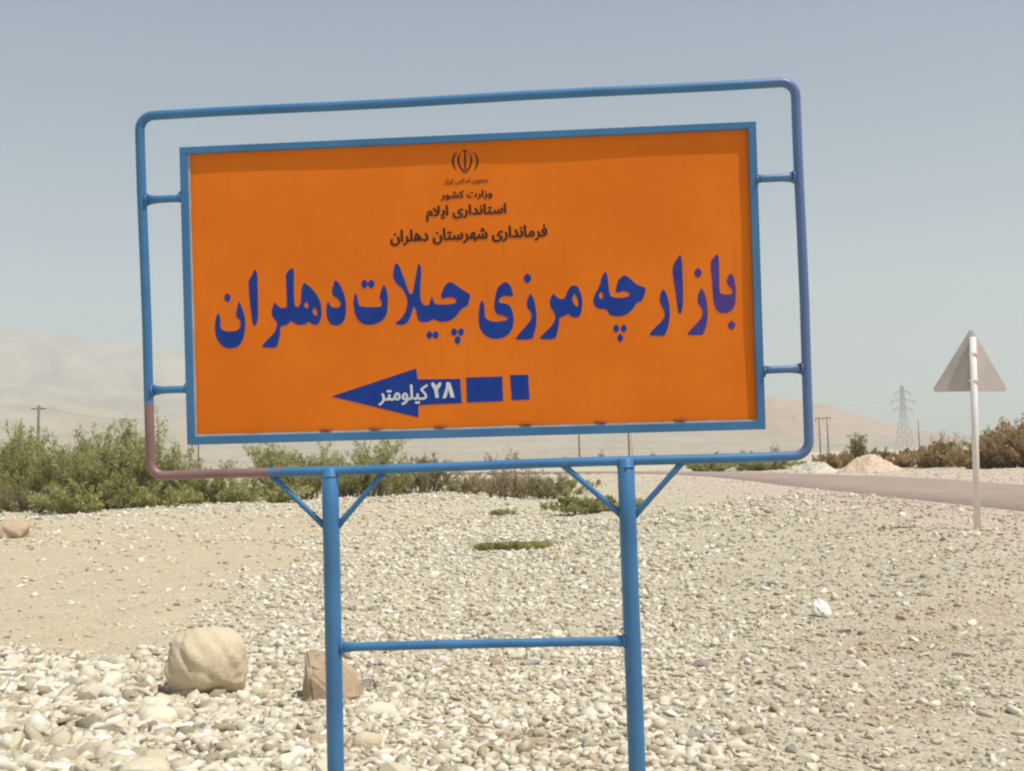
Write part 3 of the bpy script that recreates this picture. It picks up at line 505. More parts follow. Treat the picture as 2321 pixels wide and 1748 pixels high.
[(1.0007,.1437),(1.0047,.1372),(1.0094,.1298),(1.0135,.1205),(1.0169,.1090),(1.0198,.0957),(1.0220,.0811),(1.0236,.0648),(1.0244,.0472),(1.0243,.0301),(1.0228,.0138),(1.0203,-.0021),(1.0170,-.0166),(1.0126,-.0301),(1.0073,-.0423),(1.0024,-.0513),(.9988,-.0563),(.9906,-.0568),(.9754,-.0567),(.9557,-.0559),(.9383,-.0551),(.9368,-.0515),(.9386,-.0453),(.9453,-.0378),(.9548,-.0285),(.9646,-.0187),(.9745,-.0086),(.9846,.0019),(.9927,.0116),(.9981,.0199),(1.0014,.0273),(1.0031,.0348),(1.0029,.0427),(1.0009,.0508),(.9980,.0584),(.9939,.0652),(.9888,.0716),(.9851,.0784),(.9835,.0860),(.9833,.0940),(.9839,.1020),(.9853,.1099),(.9877,.1179),(.9904,.1252),(.9937,.1320),(.9974,.1382)],
[(.9890,.2303),(.9947,.2255),(1.0001,.2200),(1.0034,.2140),(1.0046,.2077),(1.0020,.2011),(.9977,.1948),(.9926,.1901),(.9876,.1864),(.9819,.1912),(.9765,.1967),(.9732,.2027),(.9720,.2089),(.9741,.2157),(.9781,.2219),(.9835,.2266)],
[(1.0709,.2859),(1.0734,.2820),(1.0761,.2773),(1.0781,.2669),(1.0785,.2469),(1.0782,.2212),(1.0778,.1964),(1.0774,.1733),(1.0770,.1510),(1.0770,.1339),(1.0774,.1248),(1.0782,.1210),(1.0812,.1181),(1.0874,.1148),(1.0958,.1126),(1.1042,.1114),(1.1126,.1113),(1.1211,.1123),(1.1275,.1145),(1.1319,.1204),(1.1318,.1280),(1.1286,.1331),(1.1235,.1384),(1.1187,.1441),(1.1147,.1504),(1.1109,.1570),(1.1089,.1640),(1.1093,.1719),(1.1113,.1801),(1.1143,.1873),(1.1185,.1930),(1.1237,.1976),(1.1282,.2016),(1.1318,.1964),(1.1358,.1903),(1.1392,.1825),(1.1417,.1723),(1.1435,.1603),(1.1447,.1471),(1.1453,.1320),(1.1452,.1157),(1.1444,.1002),(1.1431,.0861),(1.1410,.0729),(1.1374,.0614),(1.1318,.0520),(1.1248,.0443),(1.1174,.0386),(1.1098,.0353),(1.1019,.0339),(1.0940,.0336),(1.0860,.0338),(1.0780,.0351),(1.0710,.0383),(1.0651,.0437),(1.0602,.0510),(1.0562,.0603),(1.0533,.0707),(1.0513,.0830),(1.0497,.0997),(1.0483,.1235),(1.0473,.1516),(1.0463,.1780),(1.0446,.2016),(1.0428,.2234),(1.0424,.2408),(1.0439,.2515),(1.0467,.2578),(1.0509,.2640),(1.0570,.2717),(1.0644,.2793)],
[(1.1239,.0001),(1.1296,-.0043),(1.1350,-.0094),(1.1384,-.0149),(1.1395,-.0207),(1.1370,-.0269),(1.1326,-.0327),(1.1276,-.0370),(1.1227,-.0404),(1.1170,-.0360),(1.1116,-.0309),(1.1083,-.0254),(1.1071,-.0196),(1.1091,-.0134),(1.1131,-.0076),(1.1185,-.0033)]]
ARROW = [[(-.6080,-.2718),(-.2339,-.1615),(-.2285,-.2097),(-.0434,-.2122),(-.0397,-.3176),(-.2272,-.3203),(-.2310,-.3736)]]
ARROW_BLOCKS = [[(-.0176,-.2076),(.1388,-.2079),(.1401,-.3139),(-.0171,-.3152)],
[(.1725,-.2031),(.2508,-.2033),(.2544,-.3106),(.1769,-.3119)]]
EMBLEM = [[(.0024,.7681),(.0039,.7750),(.0055,.7770),(.0073,.7748),(.0089,.7678),(.0093,.7556),(.0092,.7395),(.0091,.7242),(.0089,.7108),(.0086,.6983),(.0080,.6880),(.0070,.6808),(.0058,.6759),(.0046,.6718),(.0036,.6760),(.0024,.6810),(.0015,.6882),(.0011,.6986),(.0010,.7112),(.0011,.7246),(.0013,.7398),(.0017,.7559)],
[(-.0111,.7687),(-.0147,.7646),(-.0189,.7598),(-.0224,.7547),(-.0252,.7493),(-.0274,.7434),(-.0284,.7367),(-.0279,.7285),(-.0261,.7194),(-.0237,.7111),(-.0207,.7043),(-.0171,.6983),(-.0133,.6925),(-.0092,.6865),(-.0049,.6807),(-.0011,.6756),(-.0017,.6806),(-.0025,.6862),(-.0042,.6921),(-.0076,.6980),(-.0119,.7042),(-.0153,.7108),(-.0174,.7180),(-.0188,.7256),(-.0194,.7327),(-.0195,.7391),(-.0190,.7450),(-.0178,.7508),(-.0159,.7571),(-.0133,.7633)],
[(.0216,.7673),(.0250,.7628),(.0289,.7577),(.0321,.7523),(.0345,.7467),(.0364,.7407),(.0370,.7339),(.0363,.7257),(.0344,.7168),(.0319,.7087),(.0288,.7022),(.0251,.6966),(.0212,.6910),(.0171,.6851),(.0128,.6792),(.0091,.6741),(.0097,.6794),(.0105,.6854),(.0121,.6914),(.0156,.6971),(.0199,.7029),(.0236,.7091),(.0259,.7161),(.0276,.7236),(.0286,.7306),(.0290,.7369),(.0288,.7429),(.0280,.7488),(.0262,.7552),(.0238,.7617)],
[(-.0274,.7712),(-.0322,.7679),(-.0376,.7641),(-.0424,.7592),(-.0461,.7527),(-.0491,.7453),(-.0510,.7377),(-.0518,.7304),(-.0516,.7231),(-.0502,.7159),(-.0470,.7084),(-.0426,.7011),(-.0388,.6954),(-.0348,.6915),(-.0316,.6897),(-.0351,.6977),(-.0390,.7068),(-.0418,.7155),(-.0429,.7232),(-.0429,.7305),(-.0423,.7374),(-.0411,.7437),(-.0393,.7496),(-.0370,.7553),(-.0340,.7610),(-.0305,.7665)],
[(.0399,.7683),(.0444,.7645),(.0495,.7601),(.0540,.7549),(.0577,.7488),(.0606,.7419),(.0625,.7346),(.0631,.7268),(.0626,.7186),(.0611,.7111),(.0581,.7044),(.0541,.6983),(.0504,.6934),(.0459,.6891),(.0422,.6865),(.0457,.6942),(.0497,.7030),(.0528,.7114),(.0542,.7190),(.0548,.7263),(.0545,.7332),(.0534,.7396),(.0515,.7456),(.0492,.7515),(.0463,.7575),(.0429,.7633)],
[(-.0073,.7729),(-.0041,.7749),(-.0007,.7762),(.0024,.7746),(.0054,.7731),(.0085,.7748),(.0117,.7764),(.0151,.7748),(.0182,.7725),(.0150,.7712),(.0115,.7699),(.0084,.7687),(.0053,.7680),(.0022,.7685),(-.0009,.7697),(-.0042,.7713)]]
DIGITS = [[(-.1047,-.2265),(-.0968,-.2249),(-.0889,-.2270),(-.0850,-.2342),(-.0816,-.2447),(-.0785,-.2560),(-.0753,-.2683),(-.0722,-.2815),(-.0696,-.2930),(-.0782,-.2928),(-.0867,-.2925),(-.0901,-.2807),(-.0940,-.2672),(-.0974,-.2554),(-.0999,-.2678),(-.1028,-.2818),(-.1066,-.2919),(-.1149,-.2952),(-.1233,-.2941),(-.1204,-.2862),(-.1171,-.2771),(-.1140,-.2684),(-.1110,-.2606),(-.1082,-.2533),(-.1061,-.2462),(-.1052,-.2392),(-.1049,-.2324)],
[(-.1711,-.2285),(-.1642,-.2229),(-.1566,-.2267),(-.1523,-.2349),(-.1465,-.2369),(-.1410,-.2335),(-.1362,-.2251),(-.1263,-.2254),(-.1276,-.2388),(-.1360,-.2498),(-.1416,-.2541),(-.1382,-.2919),(-.1535,-.2924),(-.1580,-.2581),(-.1665,-.2421)]]
TEXT_BOX = {'t1': (-0.0895, 0.1051, 0.6282, 0.6554), 't2': (-0.104, 0.1178, 0.561, 0.6008), 't3': (-0.1701, 0.1754, 0.4723, 0.5394), 't4': (-0.3285, 0.3494, 0.374, 0.4411), 'w28': (-0.1711, -0.0696, -0.2928, -0.2269), 'wk': (-0.4005, -0.1866, -0.317, -0.2317)}


def print_mesh(name, loops, material, dy=-.0012, apart=False):
    if apart:
        bm = bmesh.new()
        for k, L in enumerate(loops):
            o = print_mesh('piece', [L], material, dy - .0001 * k); bm.from_mesh(o.data); bpy.data.objects.remove(o)
        me = bpy.data.meshes.new(name); bm.to_mesh(me); bm.free(); me.materials.append(material)
        o = bpy.data.objects.new(name, me); C.objects.link(o); o.parent = panel; return o
    cu = bpy.data.curves.new(name, 'CURVE'); cu.dimensions = '2D'; cu.fill_mode = 'BOTH'
    for L in loops:
        s = cu.splines.new('POLY'); s.points.add(len(L) - 1); s.use_cyclic_u = True
        for p, (x, z) in zip(s.points, L): p.co = (x, z, 0, 1)
    o = bpy.data.objects.new(name, cu); C.objects.link(o)
    bpy.context.view_layer.update()
    me = bpy.data.meshes.new_from_object(o.evaluated_get(bpy.context.evaluated_depsgraph_get()))
    bpy.data.objects.remove(o)
    return place_print(name, me, material, dy)
def place_print(name, me, material, dy):
    bm = bmesh.new(); bm.from_mesh(me)
    bmesh.ops.remove_doubles(bm, verts=bm.verts, dist=.00002)
    bmesh.ops.triangulate(bm, faces=bm.faces)
    for _ in range(2):
        bmesh.ops.subdivide_edges(bm, edges=[e for e in bm.edges if e.calc_length() > .06], cuts=1)
    for v in bm.verts:
        x, z = v.co.x, v.co.y
        q = brd([(x, 0, z)])[0]
        v.co = (q[0], panel_y(x, z) + dy, q[2])
    bmesh.ops.recalc_face_normals(bm, faces=bm.faces)
    bm.to_mesh(me); bm.free(); me.name = name
    me.materials.clear(); me.materials.append(material)
    o = bpy.data.objects.new(name, me); C.objects.link(o); o.parent = panel
    return o
print_mesh('main_lettering', MAIN_LETTERING, M['letter'])
print_mesh('arrow', ARROW, M['letter'])
print_mesh('arrow_block', ARROW_BLOCKS[:1], M['letter'])
print_mesh('arrow_block', ARROW_BLOCKS[1:], M['letter'])
print_mesh('emblem', EMBLEM, M['black'], apart=True)
# Persian text set with the joined letter forms (isolated, final, initial, medial)
FORMS = {'ا': 'FE8D FE8E', 'ب': 'FE8F FE90 FE91 FE92', 'ت': 'FE95 FE96 FE97 FE98', 'ج': 'FE9D FE9E FE9F FEA0',
         'د': 'FEA9 FEAA', 'ر': 'FEAD FEAE', 'ز': 'FEAF FEB0', 'س': 'FEB1 FEB2 FEB3 FEB4', 'ش': 'FEB5 FEB6 FEB7 FEB8',
         'ف': 'FED1 FED2 FED3 FED4', 'ک': 'FB8E FB8F FB90 FB91', 'ل': 'FEDD FEDE FEDF FEE0', 'م': 'FEE1 FEE2 FEE3 FEE4',
         'ن': 'FEE5 FEE6 FEE7 FEE8', 'ه': 'FEE9 FEEA FEEB FEEC', 'و': 'FEED FEEE', 'ی': 'FBFC FBFD FBFE FBFF', 'ﻻ': 'FEFB FEFC'}
def shape_word(wd):
    wd = wd.replace('لا', 'ﻻ'); out = []
    for i, ch in enumerate(wd):
        if ch not in FORMS: out.append(ch); continue
        f = FORMS[ch].split()
        prev = i > 0 and wd[i - 1] in FORMS and len(FORMS[wd[i - 1]].split()) == 4
        nxt = i < len(wd) - 1 and wd[i + 1] in FORMS and len(f) == 4
        k = (3 if nxt else 1) if prev else (2 if nxt else 0)
        out.append(chr(int(f[k], 16)))
    return ''.join(reversed(out))
def text_mesh(name, words, box, material, bold=.012, dy=-.0012):
    body = ' '.join(shape_word(x) for x in reversed(words.split(' ')))
    cu = bpy.data.curves.new(name, 'FONT'); cu.body = body; cu.resolution_u = 3
    o = bpy.data.objects.new(name, cu); C.objects.link(o); bpy.context.view_layer.update()
    me = bpy.data.meshes.new_from_object(o.evaluated_get(bpy.context.evaluated_depsgraph_get()))
    bpy.data.objects.remove(o)
    xs = [v.co.x for v in me.vertices]; zs = [v.co.y for v in me.vertices]
    x0, x1, z0, z1 = box
    for v in me.vertices:
        v.co.x = x0 + (v.co.x - min(xs)) / (max(xs) - min(xs)) * (x1 - x0)
        v.co.y = z0 + (v.co.y - min(zs)) / (max(zs) - min(zs)) * (z1 - z0)
    if not bold: return place_print(name, me, material, dy)
    bm = bmesh.new()                      # emboldened: the same outline laid over itself a little to each side
    for k, (a, c) in enumerate(((0, 0), (1, 0), (-1, 0), (0, .7), (0, -.7))):
        m2 = me.copy()
        for v in m2.vertices: v.co.x += a * bold; v.co.y += c * bold
        o = place_print('piece', m2, material, dy - .00012 * k); bm.from_mesh(o.data); bpy.data.objects.remove(o)
    m3 = bpy.data.meshes.new(name); bm.to_mesh(m3); bm.free(); m3.materials.append(material)
    o = bpy.data.objects.new(name, m3); C.objects.link(o); o.parent = panel
    return o
text_mesh('header_lettering', 'جمهوری اسلامی ایران', TEXT_BOX['t1'], M['faint'], .0010)
text_mesh('header_lettering', 'وزارت کشور', TEXT_BOX['t2'], M['black'], .0019)
text_mesh('header_lettering', 'استانداری ایلام', TEXT_BOX['t3'], M['black'], .0026)
text_mesh('header_lettering', 'فرمانداری شهرستان دهلران', TEXT_BOX['t4'], M['black'], .0028)
print_mesh('distance_lettering', DIGITS, M['white'], -.0026, apart=True)
text_mesh('distance_lettering', 'کیلومتر', TEXT_BOX['wk'], M['white'], .0026, -.0026)

def link_tube(name, a, b, r, flare_a=False, flare_b=False):
    """a pipe whose flattened ends flare where they are welded"""
    a = Vector(a); b = Vector(b); n = 9; pts = []; sq = []
    for i in range(n):
        tt = i / (n - 1); pts.append(a.lerp(b, tt))
        d = min(tt if flare_a else 9, (1 - tt) if flare_b else 9) * (b - a).length
        k = max(0, 1 - d / (2.6 * r)); sq.append((1 - .45 * k, 1 + .42 * k))
    mb = MB().tube(pts, r, 14, squash=sq)
    return mb.build(name, M['blue'], sign, True)
def bracket(x_out, x_in, z, fl): 
    L = (x_in - x_out); s = 1 if L > 0 else -1
    xs = [x_out, x_out + s * .012, x_out + s * .03, x_out + s * .055, x_in - s * .03, x_in]
    sq = [(.35, 1.55), (.4, 1.5), (.75, 1.2), (1, 1), (1, 1), (.9, 1.12)]
    V = MB().tube([(x, .0, z) for x in xs], .0165, 14, squash=sq)
    V.build('side_bracket', M['blue'], sign, True)
bracket(oL + .014, bl + .004, .626, 1); bracket(oL + .014, bl + .002, -.213, 1)
bracket(oR - .014, br - .004, .589, 1); bracket(oR - .014, br - .002, -.223, 1)
# posts
def post(x0, x1, name='post'):
    z0, z1 = oB + .008, -2.32
    xe = x0 + (x1 - x0) * ((-.7558 - z1) / 1.14)
    pts = [(x0 + (xe - x0) * k / 6, .0015 * math.sin(k), z0 + (z1 - z0) * k / 6) for k in range(7)]
    p = MB().tube([(pts[0][0], 0, z0 + .004)] + pts, [.030] + [.0365] * 7, 24).build(name, M['blue'], sign, True)
    return p
p1 = post(-.6271, -.6458); p2 = post(.6528, .6530)
xb = -.6271 - .0187 * .53
xs = [-.632, -.600, -.580, -.545, -.45, 0, .45, .545, .585, .605, .655]
sq = [(.55, 1.35), (.55, 1.35), (.7, 1.22), (1, 1.0), (1, 1), (1, 1), (1, 1), (1, 1), (.75, 1.15), (.6, 1.3), (.6, 1.3)]
MB().tube([(x, -.002, -1.356 + .0022 * math.cos(x * 2.4)) for x in xs], .0195, 16, squash=sq).build('crossbar', M['blue'], sign, True)
for a, b in (((-.885, 0, -.603), (-.652, 0, -.838)), ((-.385, 0, -.598), (-.602, 0, -.832)),
             ((.372, 0, -.586), (.628, 0, -.820)), ((.905, 0, -.590), (.678, 0, -.828))):
    a = Vector(a); b = Vector(b)
    MB().tube([a.lerp(b, k / 6) for k in range(7)], .0125, 12, squash=[(.6, 1.25), (.85, 1.08), (1, 1), (1, 1), (1, 1), (.85, 1.08), (.6, 1.25)]).build('brace', M['blue'], sign, True)

def weld(x, z, r, w=.010, vert=True, seed=0):
    n = 26; q = random.Random(seed); P = []
    for k in range(n):
        a = 2 * math.pi * k / n; j = 1 + q.uniform(-.05, .05)
        P.append((x, r * j * math.cos(a), z + r * j * math.sin(a)) if vert else (x + r * j * math.cos(a), r * j * math.sin(a), z))
    return MB().tube(P, [w * q.uniform(.35, .6) for _ in range(n)], 6, closed=True).build('weld_bead', M['blue'], sign, True)
for i, (x, z, r, v) in enumerate(((-.600, -1.356, .024, 1), (.617, -1.354, .024, 1), (-.6271, -.613, .035, 0), (.6528, -.613, .035, 0),
                              (oL + .022, .626, .023, 1), (oL + .020, -.213, .023, 1), (oR - .022, .589, .023, 1), (oR - .020, -.223, .023, 1),
                              (bl - .002, .634, .018, 1), (bl - .002, -.205, .018, 1), (br + .002, .581, .018, 1), (br + .002, -.231, .018, 1))):
    weld(x, z, r, .010, bool(v), i)

# ------------------------------------------------------------------ warning sign seen from behind
def tz(x, y): return float(terrain(np.array([float(x)]), np.array([float(y)]))[0])
ws = bpy.data.objects.new('triangular_sign', None); C.objects.link(ws)
wx, wy = 5.92, 14.26
ws.location = (wx, wy, tz(wx, wy)); ws.rotation_euler = (0, R(1.7), R(-6))
tag(ws, 'triangular road sign seen from behind on a slim white pole beside the road', 'road sign')
def px14(p): return p / 2500 * 14.3
Ht = px14(1196 - 741)
MB().tube([(0, 0, -.25), (0, 0, 1.2), (0, 0, Ht - .13)], .042, 16).build('pole', M['pole_white'], ws, True)
hw, hh_ = px14(85), px14(145)
def rtri(hw, z0, z1, r, n=5):
    c = [(-hw + r * 1.7, z0 + r), (hw - r * 1.7, z0 + r), (0, z1 - r * 1.9)]; P = []
    for (cx, cz), (a0, a1) in zip(c, ((150, 270), (270, 390), (30, 150))):
        for k in range(n): a = R(a0 + (a1 - a0) * k / (n - 1)); P.append((cx + r * math.cos(a), cz + r * math.sin(a)))
    return P
T = rtri(hw, Ht - hh_, Ht, .035)
# the plate is bent about its middle line, so its two halves catch the sun differently
bend = lambda x: .060 - .62 * abs(x) + (.62 * abs(x)) * 0
def bent_plate(T):
    fold = .26
    y = lambda x: .050 + fold * abs(x)
    L = [(x, z) for x, z in T if x < -1e-6] ; Rr = [(x, z) for x, z in T if x > 1e-6]
    top = max(z for x, z in T); bot = min(z for x, z in T)
    mb = MB()
    for part in (L, Rr):
        s = 1 if part[0][0] > 0 else -1
        pts = sorted(part, key=lambda p: math.atan2(p[1] - (top + bot) / 2.2, p[0] * s))
        poly = [(0.0, bot)] + pts + [(0.0, top)]
        n = len(poly)
        V = [(x, y(x), z) for x, z in poly] + [(x, y(x) + .004, z) for x, z in poly]
        f = [tuple(range(n)) if s > 0 else tuple(range(n - 1, -1, -1)), tuple(range(2 * n - 1, n - 1, -1)) if s > 0 else tuple(range(n, 2 * n))]
        f += [(i, (i + 1) % n, n + (i + 1) % n, n + i) for i in range(n)]
        mb.add(V, f)
    return mb
bent_plate(T).build('plate', M['plate'], ws)
for z_ in (Ht - hh_ + .12, Ht - .36): MB().box(-.05, .05, -.046, .052, z_, z_ + .03).build('clamp', M['pole_white'], ws, bevel=.003)

# ------------------------------------------------------------------ rocks
def hull_shape(seed, n=16, flat=.6, elong=1.25):
    r = np.random.default_rng(seed); P = r.normal(size=(n, 3)); P /= np.linalg.norm(P, axis=1)[:, None]
    P = np.sign(P) * np.abs(P) ** .7; P *= np.array([elong, 1, flat]) * r.uniform(.8, 1.05, (n, 1))
    bm = bmesh.new()
    for p in P: bm.verts.new(p)
    g = bmesh.ops.convex_hull(bm, input=bm.verts)
    bmesh.ops.delete(bm, geom=[e for e in g['geom_interior'] if isinstance(e, bmesh.types.BMVert)], context='VERTS')
    bmesh.ops.triangulate(bm, faces=bm.faces)
    bmesh.ops.recalc_face_normals(bm, faces=bm.faces)
    bm.verts.index_update(); V = np.array([v.co[:] for v in bm.verts]); F = np.array([[v.index for v in f.verts] for f in bm.faces])
    bm.free(); V /= np.abs(V[:, :2]).max()
    return V, F
SH = [hull_shape(100 + i, 13 + i % 6, .42 + .09 * (i % 6), 1.1 + .17 * (i % 5)) for i in range(26)]

taken = []      # (x, y, r) of the larger rocks
def rock_mesh(name, seed, size, rough, material, loc, rotz=0, sub=3, boxy=.75, chops=()):
    bm = bmesh.new(); bmesh.ops.create_icosphere(bm, subdivisions=sub, radius=1.0)
    for v in bm.verts:
        c = v.co; p = Vector([math.copysign(abs(k) ** boxy, k) for k in c]); 
        n = float(fbm(np.array([c.x * 1.4 + seed + c.z]), np.array([c.y * 1.4 - c.z * 1.1]), 3)[0])
        n2 = float(fbm(np.array([c.x * 5 + seed + c.z * 3]), np.array([c.y * 5 - c.z * 4]), 3)[0])
        n3 = float(fbm(np.array([c.x * 14 + seed - c.z * 9]), np.array([c.y * 14 + c.z * 11]), 3)[0])
        v.co = p * (1 + rough * n + .035 * n2 + .014 * n3)
        for d, k in chops:
            d = Vector(d).normalized(); e = v.co.dot(d)
            if e > k: v.co -= d * (e - k) * .85
        v.co.x *= size[0]; v.co.y *= size[1]; v.co.z *= size[2]
    me = bpy.data.meshes.new(name); bm.to_mesh(me); bm.free(); me.materials.append(material)
    me.polygons.foreach_set('use_smooth', np.ones(len(me.polygons), dtype=bool))
    o = bpy.data.objects.new(name, me); C.objects.link(o); o.location = loc; o.rotation_euler = (0, 0, rotz)
    taken.append((loc[0], loc[1], max(size[0], size[1])))
    return o
bx_, by_ = (-2.21, 7.70)
tag(rock_mesh('boulder', 3.3, (.28, .25, .262), .10, M['boulder'], (bx_, by_ + .2, tz(bx_, by_) + .195), .3, 5, .93, [((-1, -1, -1.1), .88), ((.2, -.9, -1.2), .84)]),
    'large rounded sandy boulder lying left of the left blue post', 'boulder')
# broken brown rock behind the left post: a dark flat face on the left, a rounded lit part on the right
def hull_obj(name, pts, material, loc, sub=2, rotz=0, jitter=.012, seed=1, smooth=False):
    bm = bmesh.new()
    for p in pts: bm.verts.new(p)
    g = bmesh.ops.convex_hull(bm, input=bm.verts)
    inn = [e for e in g['geom_interior'] if isinstance(e, bmesh.types.BMVert)]
    if inn: bmesh.ops.delete(bm, geom=inn, context='VERTS')
    bmesh.ops.bevel(bm, geom=list(bm.edges), offset=.018, segments=2, affect='EDGES')
    bmesh.ops.triangulate(bm, faces=bm.faces)
    for _ in range(sub): bmesh.ops.subdivide_edges(bm, edges=[e for e in bm.edges if e.calc_length() > .05], cuts=1)
    bmesh.ops.triangulate(bm, faces=bm.faces)
    for v in bm.verts:
        c = v.co * 9; s = float(fbm(np.array([c.x + seed + c.z]), np.array([c.y - c.z]), 3)[0])
        v.co *= 1 + jitter * s / max(.1, v.co.length) 
    bmesh.ops.recalc_face_normals(bm, faces=bm.faces)
    me = bpy.data.meshes.new(name); bm.to_mesh(me); bm.free(); me.materials.append(material)
    if smooth: me.polygons.foreach_set('use_smooth', np.ones(len(me.polygons), dtype=bool))
    o = bpy.data.objects.new(name, me); C.objects.link(o); o.location = loc; o.rotation_euler = (0, 0, rotz)
    return o
rx_, ry_ = (-1.27, 7.60)
rx_ -= .05
rk = hull_obj('rock', [(-.215, .02, -.05), (-.205, .0, .0), (-.185, .03, .20), (-.200, .05, .33), (-.10, .04, .345), (-.085, -.10, .20), (.0, .02, .27), (-.06, -.14, 0), (-.05, -.14, -.05),
     (.10, .05, .22), (.19, .08, .13), (.21, .02, .02), (.13, -.08, .03), (.10, -.09, -.05), (-.16, .22, -.05), (.16, .25, -.05), (-.1, .2, .28), (.10, .2, .2)],
     M['brown_rock'], (rx_, ry_ + .08, tz(rx_, ry_ + .08) - .01), rotz=-.32, smooth=False)
taken.append((rx_, ry_ + .1, .26))
tag(rk, 'angular brown rock half hidden behind the left blue post', 'rock')
wx_, wy_ = (2.63, 9.69)
wz = tz(wx_, wy_)
wx_, wy_ = wx_ * (1.6 - wz) / 1.45, wy_ * (1.6 - wz) / 1.45
wb = hull_obj('stone_block', [(-.095, -.03, -.03), (-.085, .06, .075), (-.045, .03, .125), (.055, .05, .12), (.105, .02, .03), (.075, -.08, -.03), (-.02, -.095, -.03), (-.07, -.05, .03), (.0, .1, -.03), (.09, .09, -.02), (-.03, -.07, .04), (.055, -.07, .03)],
     M['white_block'], (wx_, wy_, tz(wx_, wy_) + .02), 0, .25, .0)
taken.append((wx_, wy_, .12))
tag(wb, 'white angular block of stone alone on the gravel right of the right post', 'stone')
for i, (pxy, s, mt, lab) in enumerate((
        ((-11.50, 25.34), (.34, .28, .26), 'st_tan', 'reddish brown rock on the left edge of the picture below the shrubs'),
        ((-12.47, 28.36), (.22, .2, .13), 'st_tan', 'small tan rock beside the reddish rock at the left edge'),
        ((-1.91, 5.68), (.16, .13, .07), 'st_cream', 'flat pale slab at the bottom edge below the boulder'),
        ((-2.30, 7.08), (.145, .11, .075), 'st_cream', 'broad cream stone lying just in front of the boulder'),
        ((-0.87, 6.29), (.085, .08, .07), 'boulder', 'round yellowish stone at the foot of the left post'))):
    x, y = pxy
    tag(rock_mesh('rock' if i < 2 else 'stone', 20 + i * 7.7, s, .30 if i < 2 else .14, M[mt], (x, y, tz(x, y) + s[2] * .35), i * .8, 4 if i < 2 else 2, .8), lab, 'rock' if i < 2 else 'stone')

# loose stones: the ones that show largest, each an object of its own
ZONES = [
    ('left', 118, (-5.2, -.85), (5.3, 9.0), (.06, .14)),
    ('middle', 96, (-.8, 1.5), (5.3, 10.5), (.045, .10)),
    ('right', 86, (1.5, 5.6), (5.3, 11.5), (.032, .068)),
]
STONES = []
KIND = {'st_cream': 'pale cream', 'st_grey': 'dull grey', 'st_tan': 'reddish tan'}
stone_mesh = {}
for k, (V, F) in enumerate(SH):
    for mt in KIND:
        me = bpy.data.meshes.new('stone'); me.from_pydata(V.tolist(), [], F.tolist()); me.materials.append(M[mt]); stone_mesh[k, mt] = me
rr_ = random.Random(77)
for zn, cnt, (xa, xb_), (ya, yb_), (sa_, sb_) in ZONES:
    made = 0; tries = 0
    while made < cnt and tries < 20000:
        tries += 1
        y = ya + (yb_ - ya) * rr_.random() ** 1.35; x = rr_.uniform(xa, xb_)
        if abs(x + .0) > .475 * y + .12: continue
        if sandy(np.array([x]), np.array([y]))[0] > .4: continue
        s = sa_ + (sb_ - sa_) * rr_.random() ** 2.2
        if any((x - a) ** 2 + (y - b) ** 2 < (c + s) ** 2 * .75 for a, b, c in taken): continue
        mt = rr_.choices(['st_cream', 'st_grey', 'st_tan'], [.72, .13, .15] if zn != 'right' else [.55, .25, .2])[0]
        o = bpy.data.objects.new('stone', stone_mesh[rr_.randrange(26), mt]); C.objects.link(o)
        o.scale = (s, s * rr_.uniform(.65, 1), s * rr_.uniform(.6, 1.05))
        o.rotation_euler = (rr_.gauss(0, .16), rr_.gauss(0, .16), rr_.uniform(0, 6.28))
        o.location = (x, y, tz(x, y) + s * .10)
        STONES.append((o, zn, mt, s, o.scale.z / s, x, y)); taken.append((x, y, s)); made += 1

def where(x, y):
    """says which thing in the picture a stone lies next to, and on which side of it"""
    best = None
    for nm, lx, ly in LAND:
        if nm.endswith('post'): lx = lx * y / ly          # the post as it stands before the ground behind it
        dx, dy = x - lx, (0 if nm.endswith('post') else y - ly); d = math.hypot(dx, dy)
        if nm.endswith('post'): d += .25
        if best is None or d < best[0]: best = (d, nm, dx, dy)
    d, nm, dx, dy = best
    side = ('left of' if dx < 0 else 'right of') if abs(dx) > abs(dy) * .8 else ('behind' if dy > 0 else 'in front of')
    far_ = 'just ' if d < .5 else ('' if d < 1.0 else 'well ' if d < 1.8 else 'far ')
    row = 'nearest' if y < 5.9 else 'very near' if y < 6.5 else 'near' if y < 7.2 else 'further back' if y < 8.6 else 'well back'
    return '%s%s the %s' % (far_, side, nm), row
LAND = [('boulder', bx_, by_ + .1), ('brown rock', rx_, ry_ + .1), ('white block', wx_, wy_), ('left blue post', -.80, 4.77), ('right blue post', .47, 4.69)]
for o, zn, mt, s, fl, x, y in STONES:
    w1, row = where(x, y)
    sz = 'big' if s > .10 else 'middling' if s > .07 else 'small' if s > .045 else 'tiny'
    lab = '%s %s %s stone %s, %s' % (sz, 'flattish' if fl < .8 else 'chunky', KIND[mt], w1, row)
    tag(o, lab, 'stone', 'loose stones scattered round the posts')

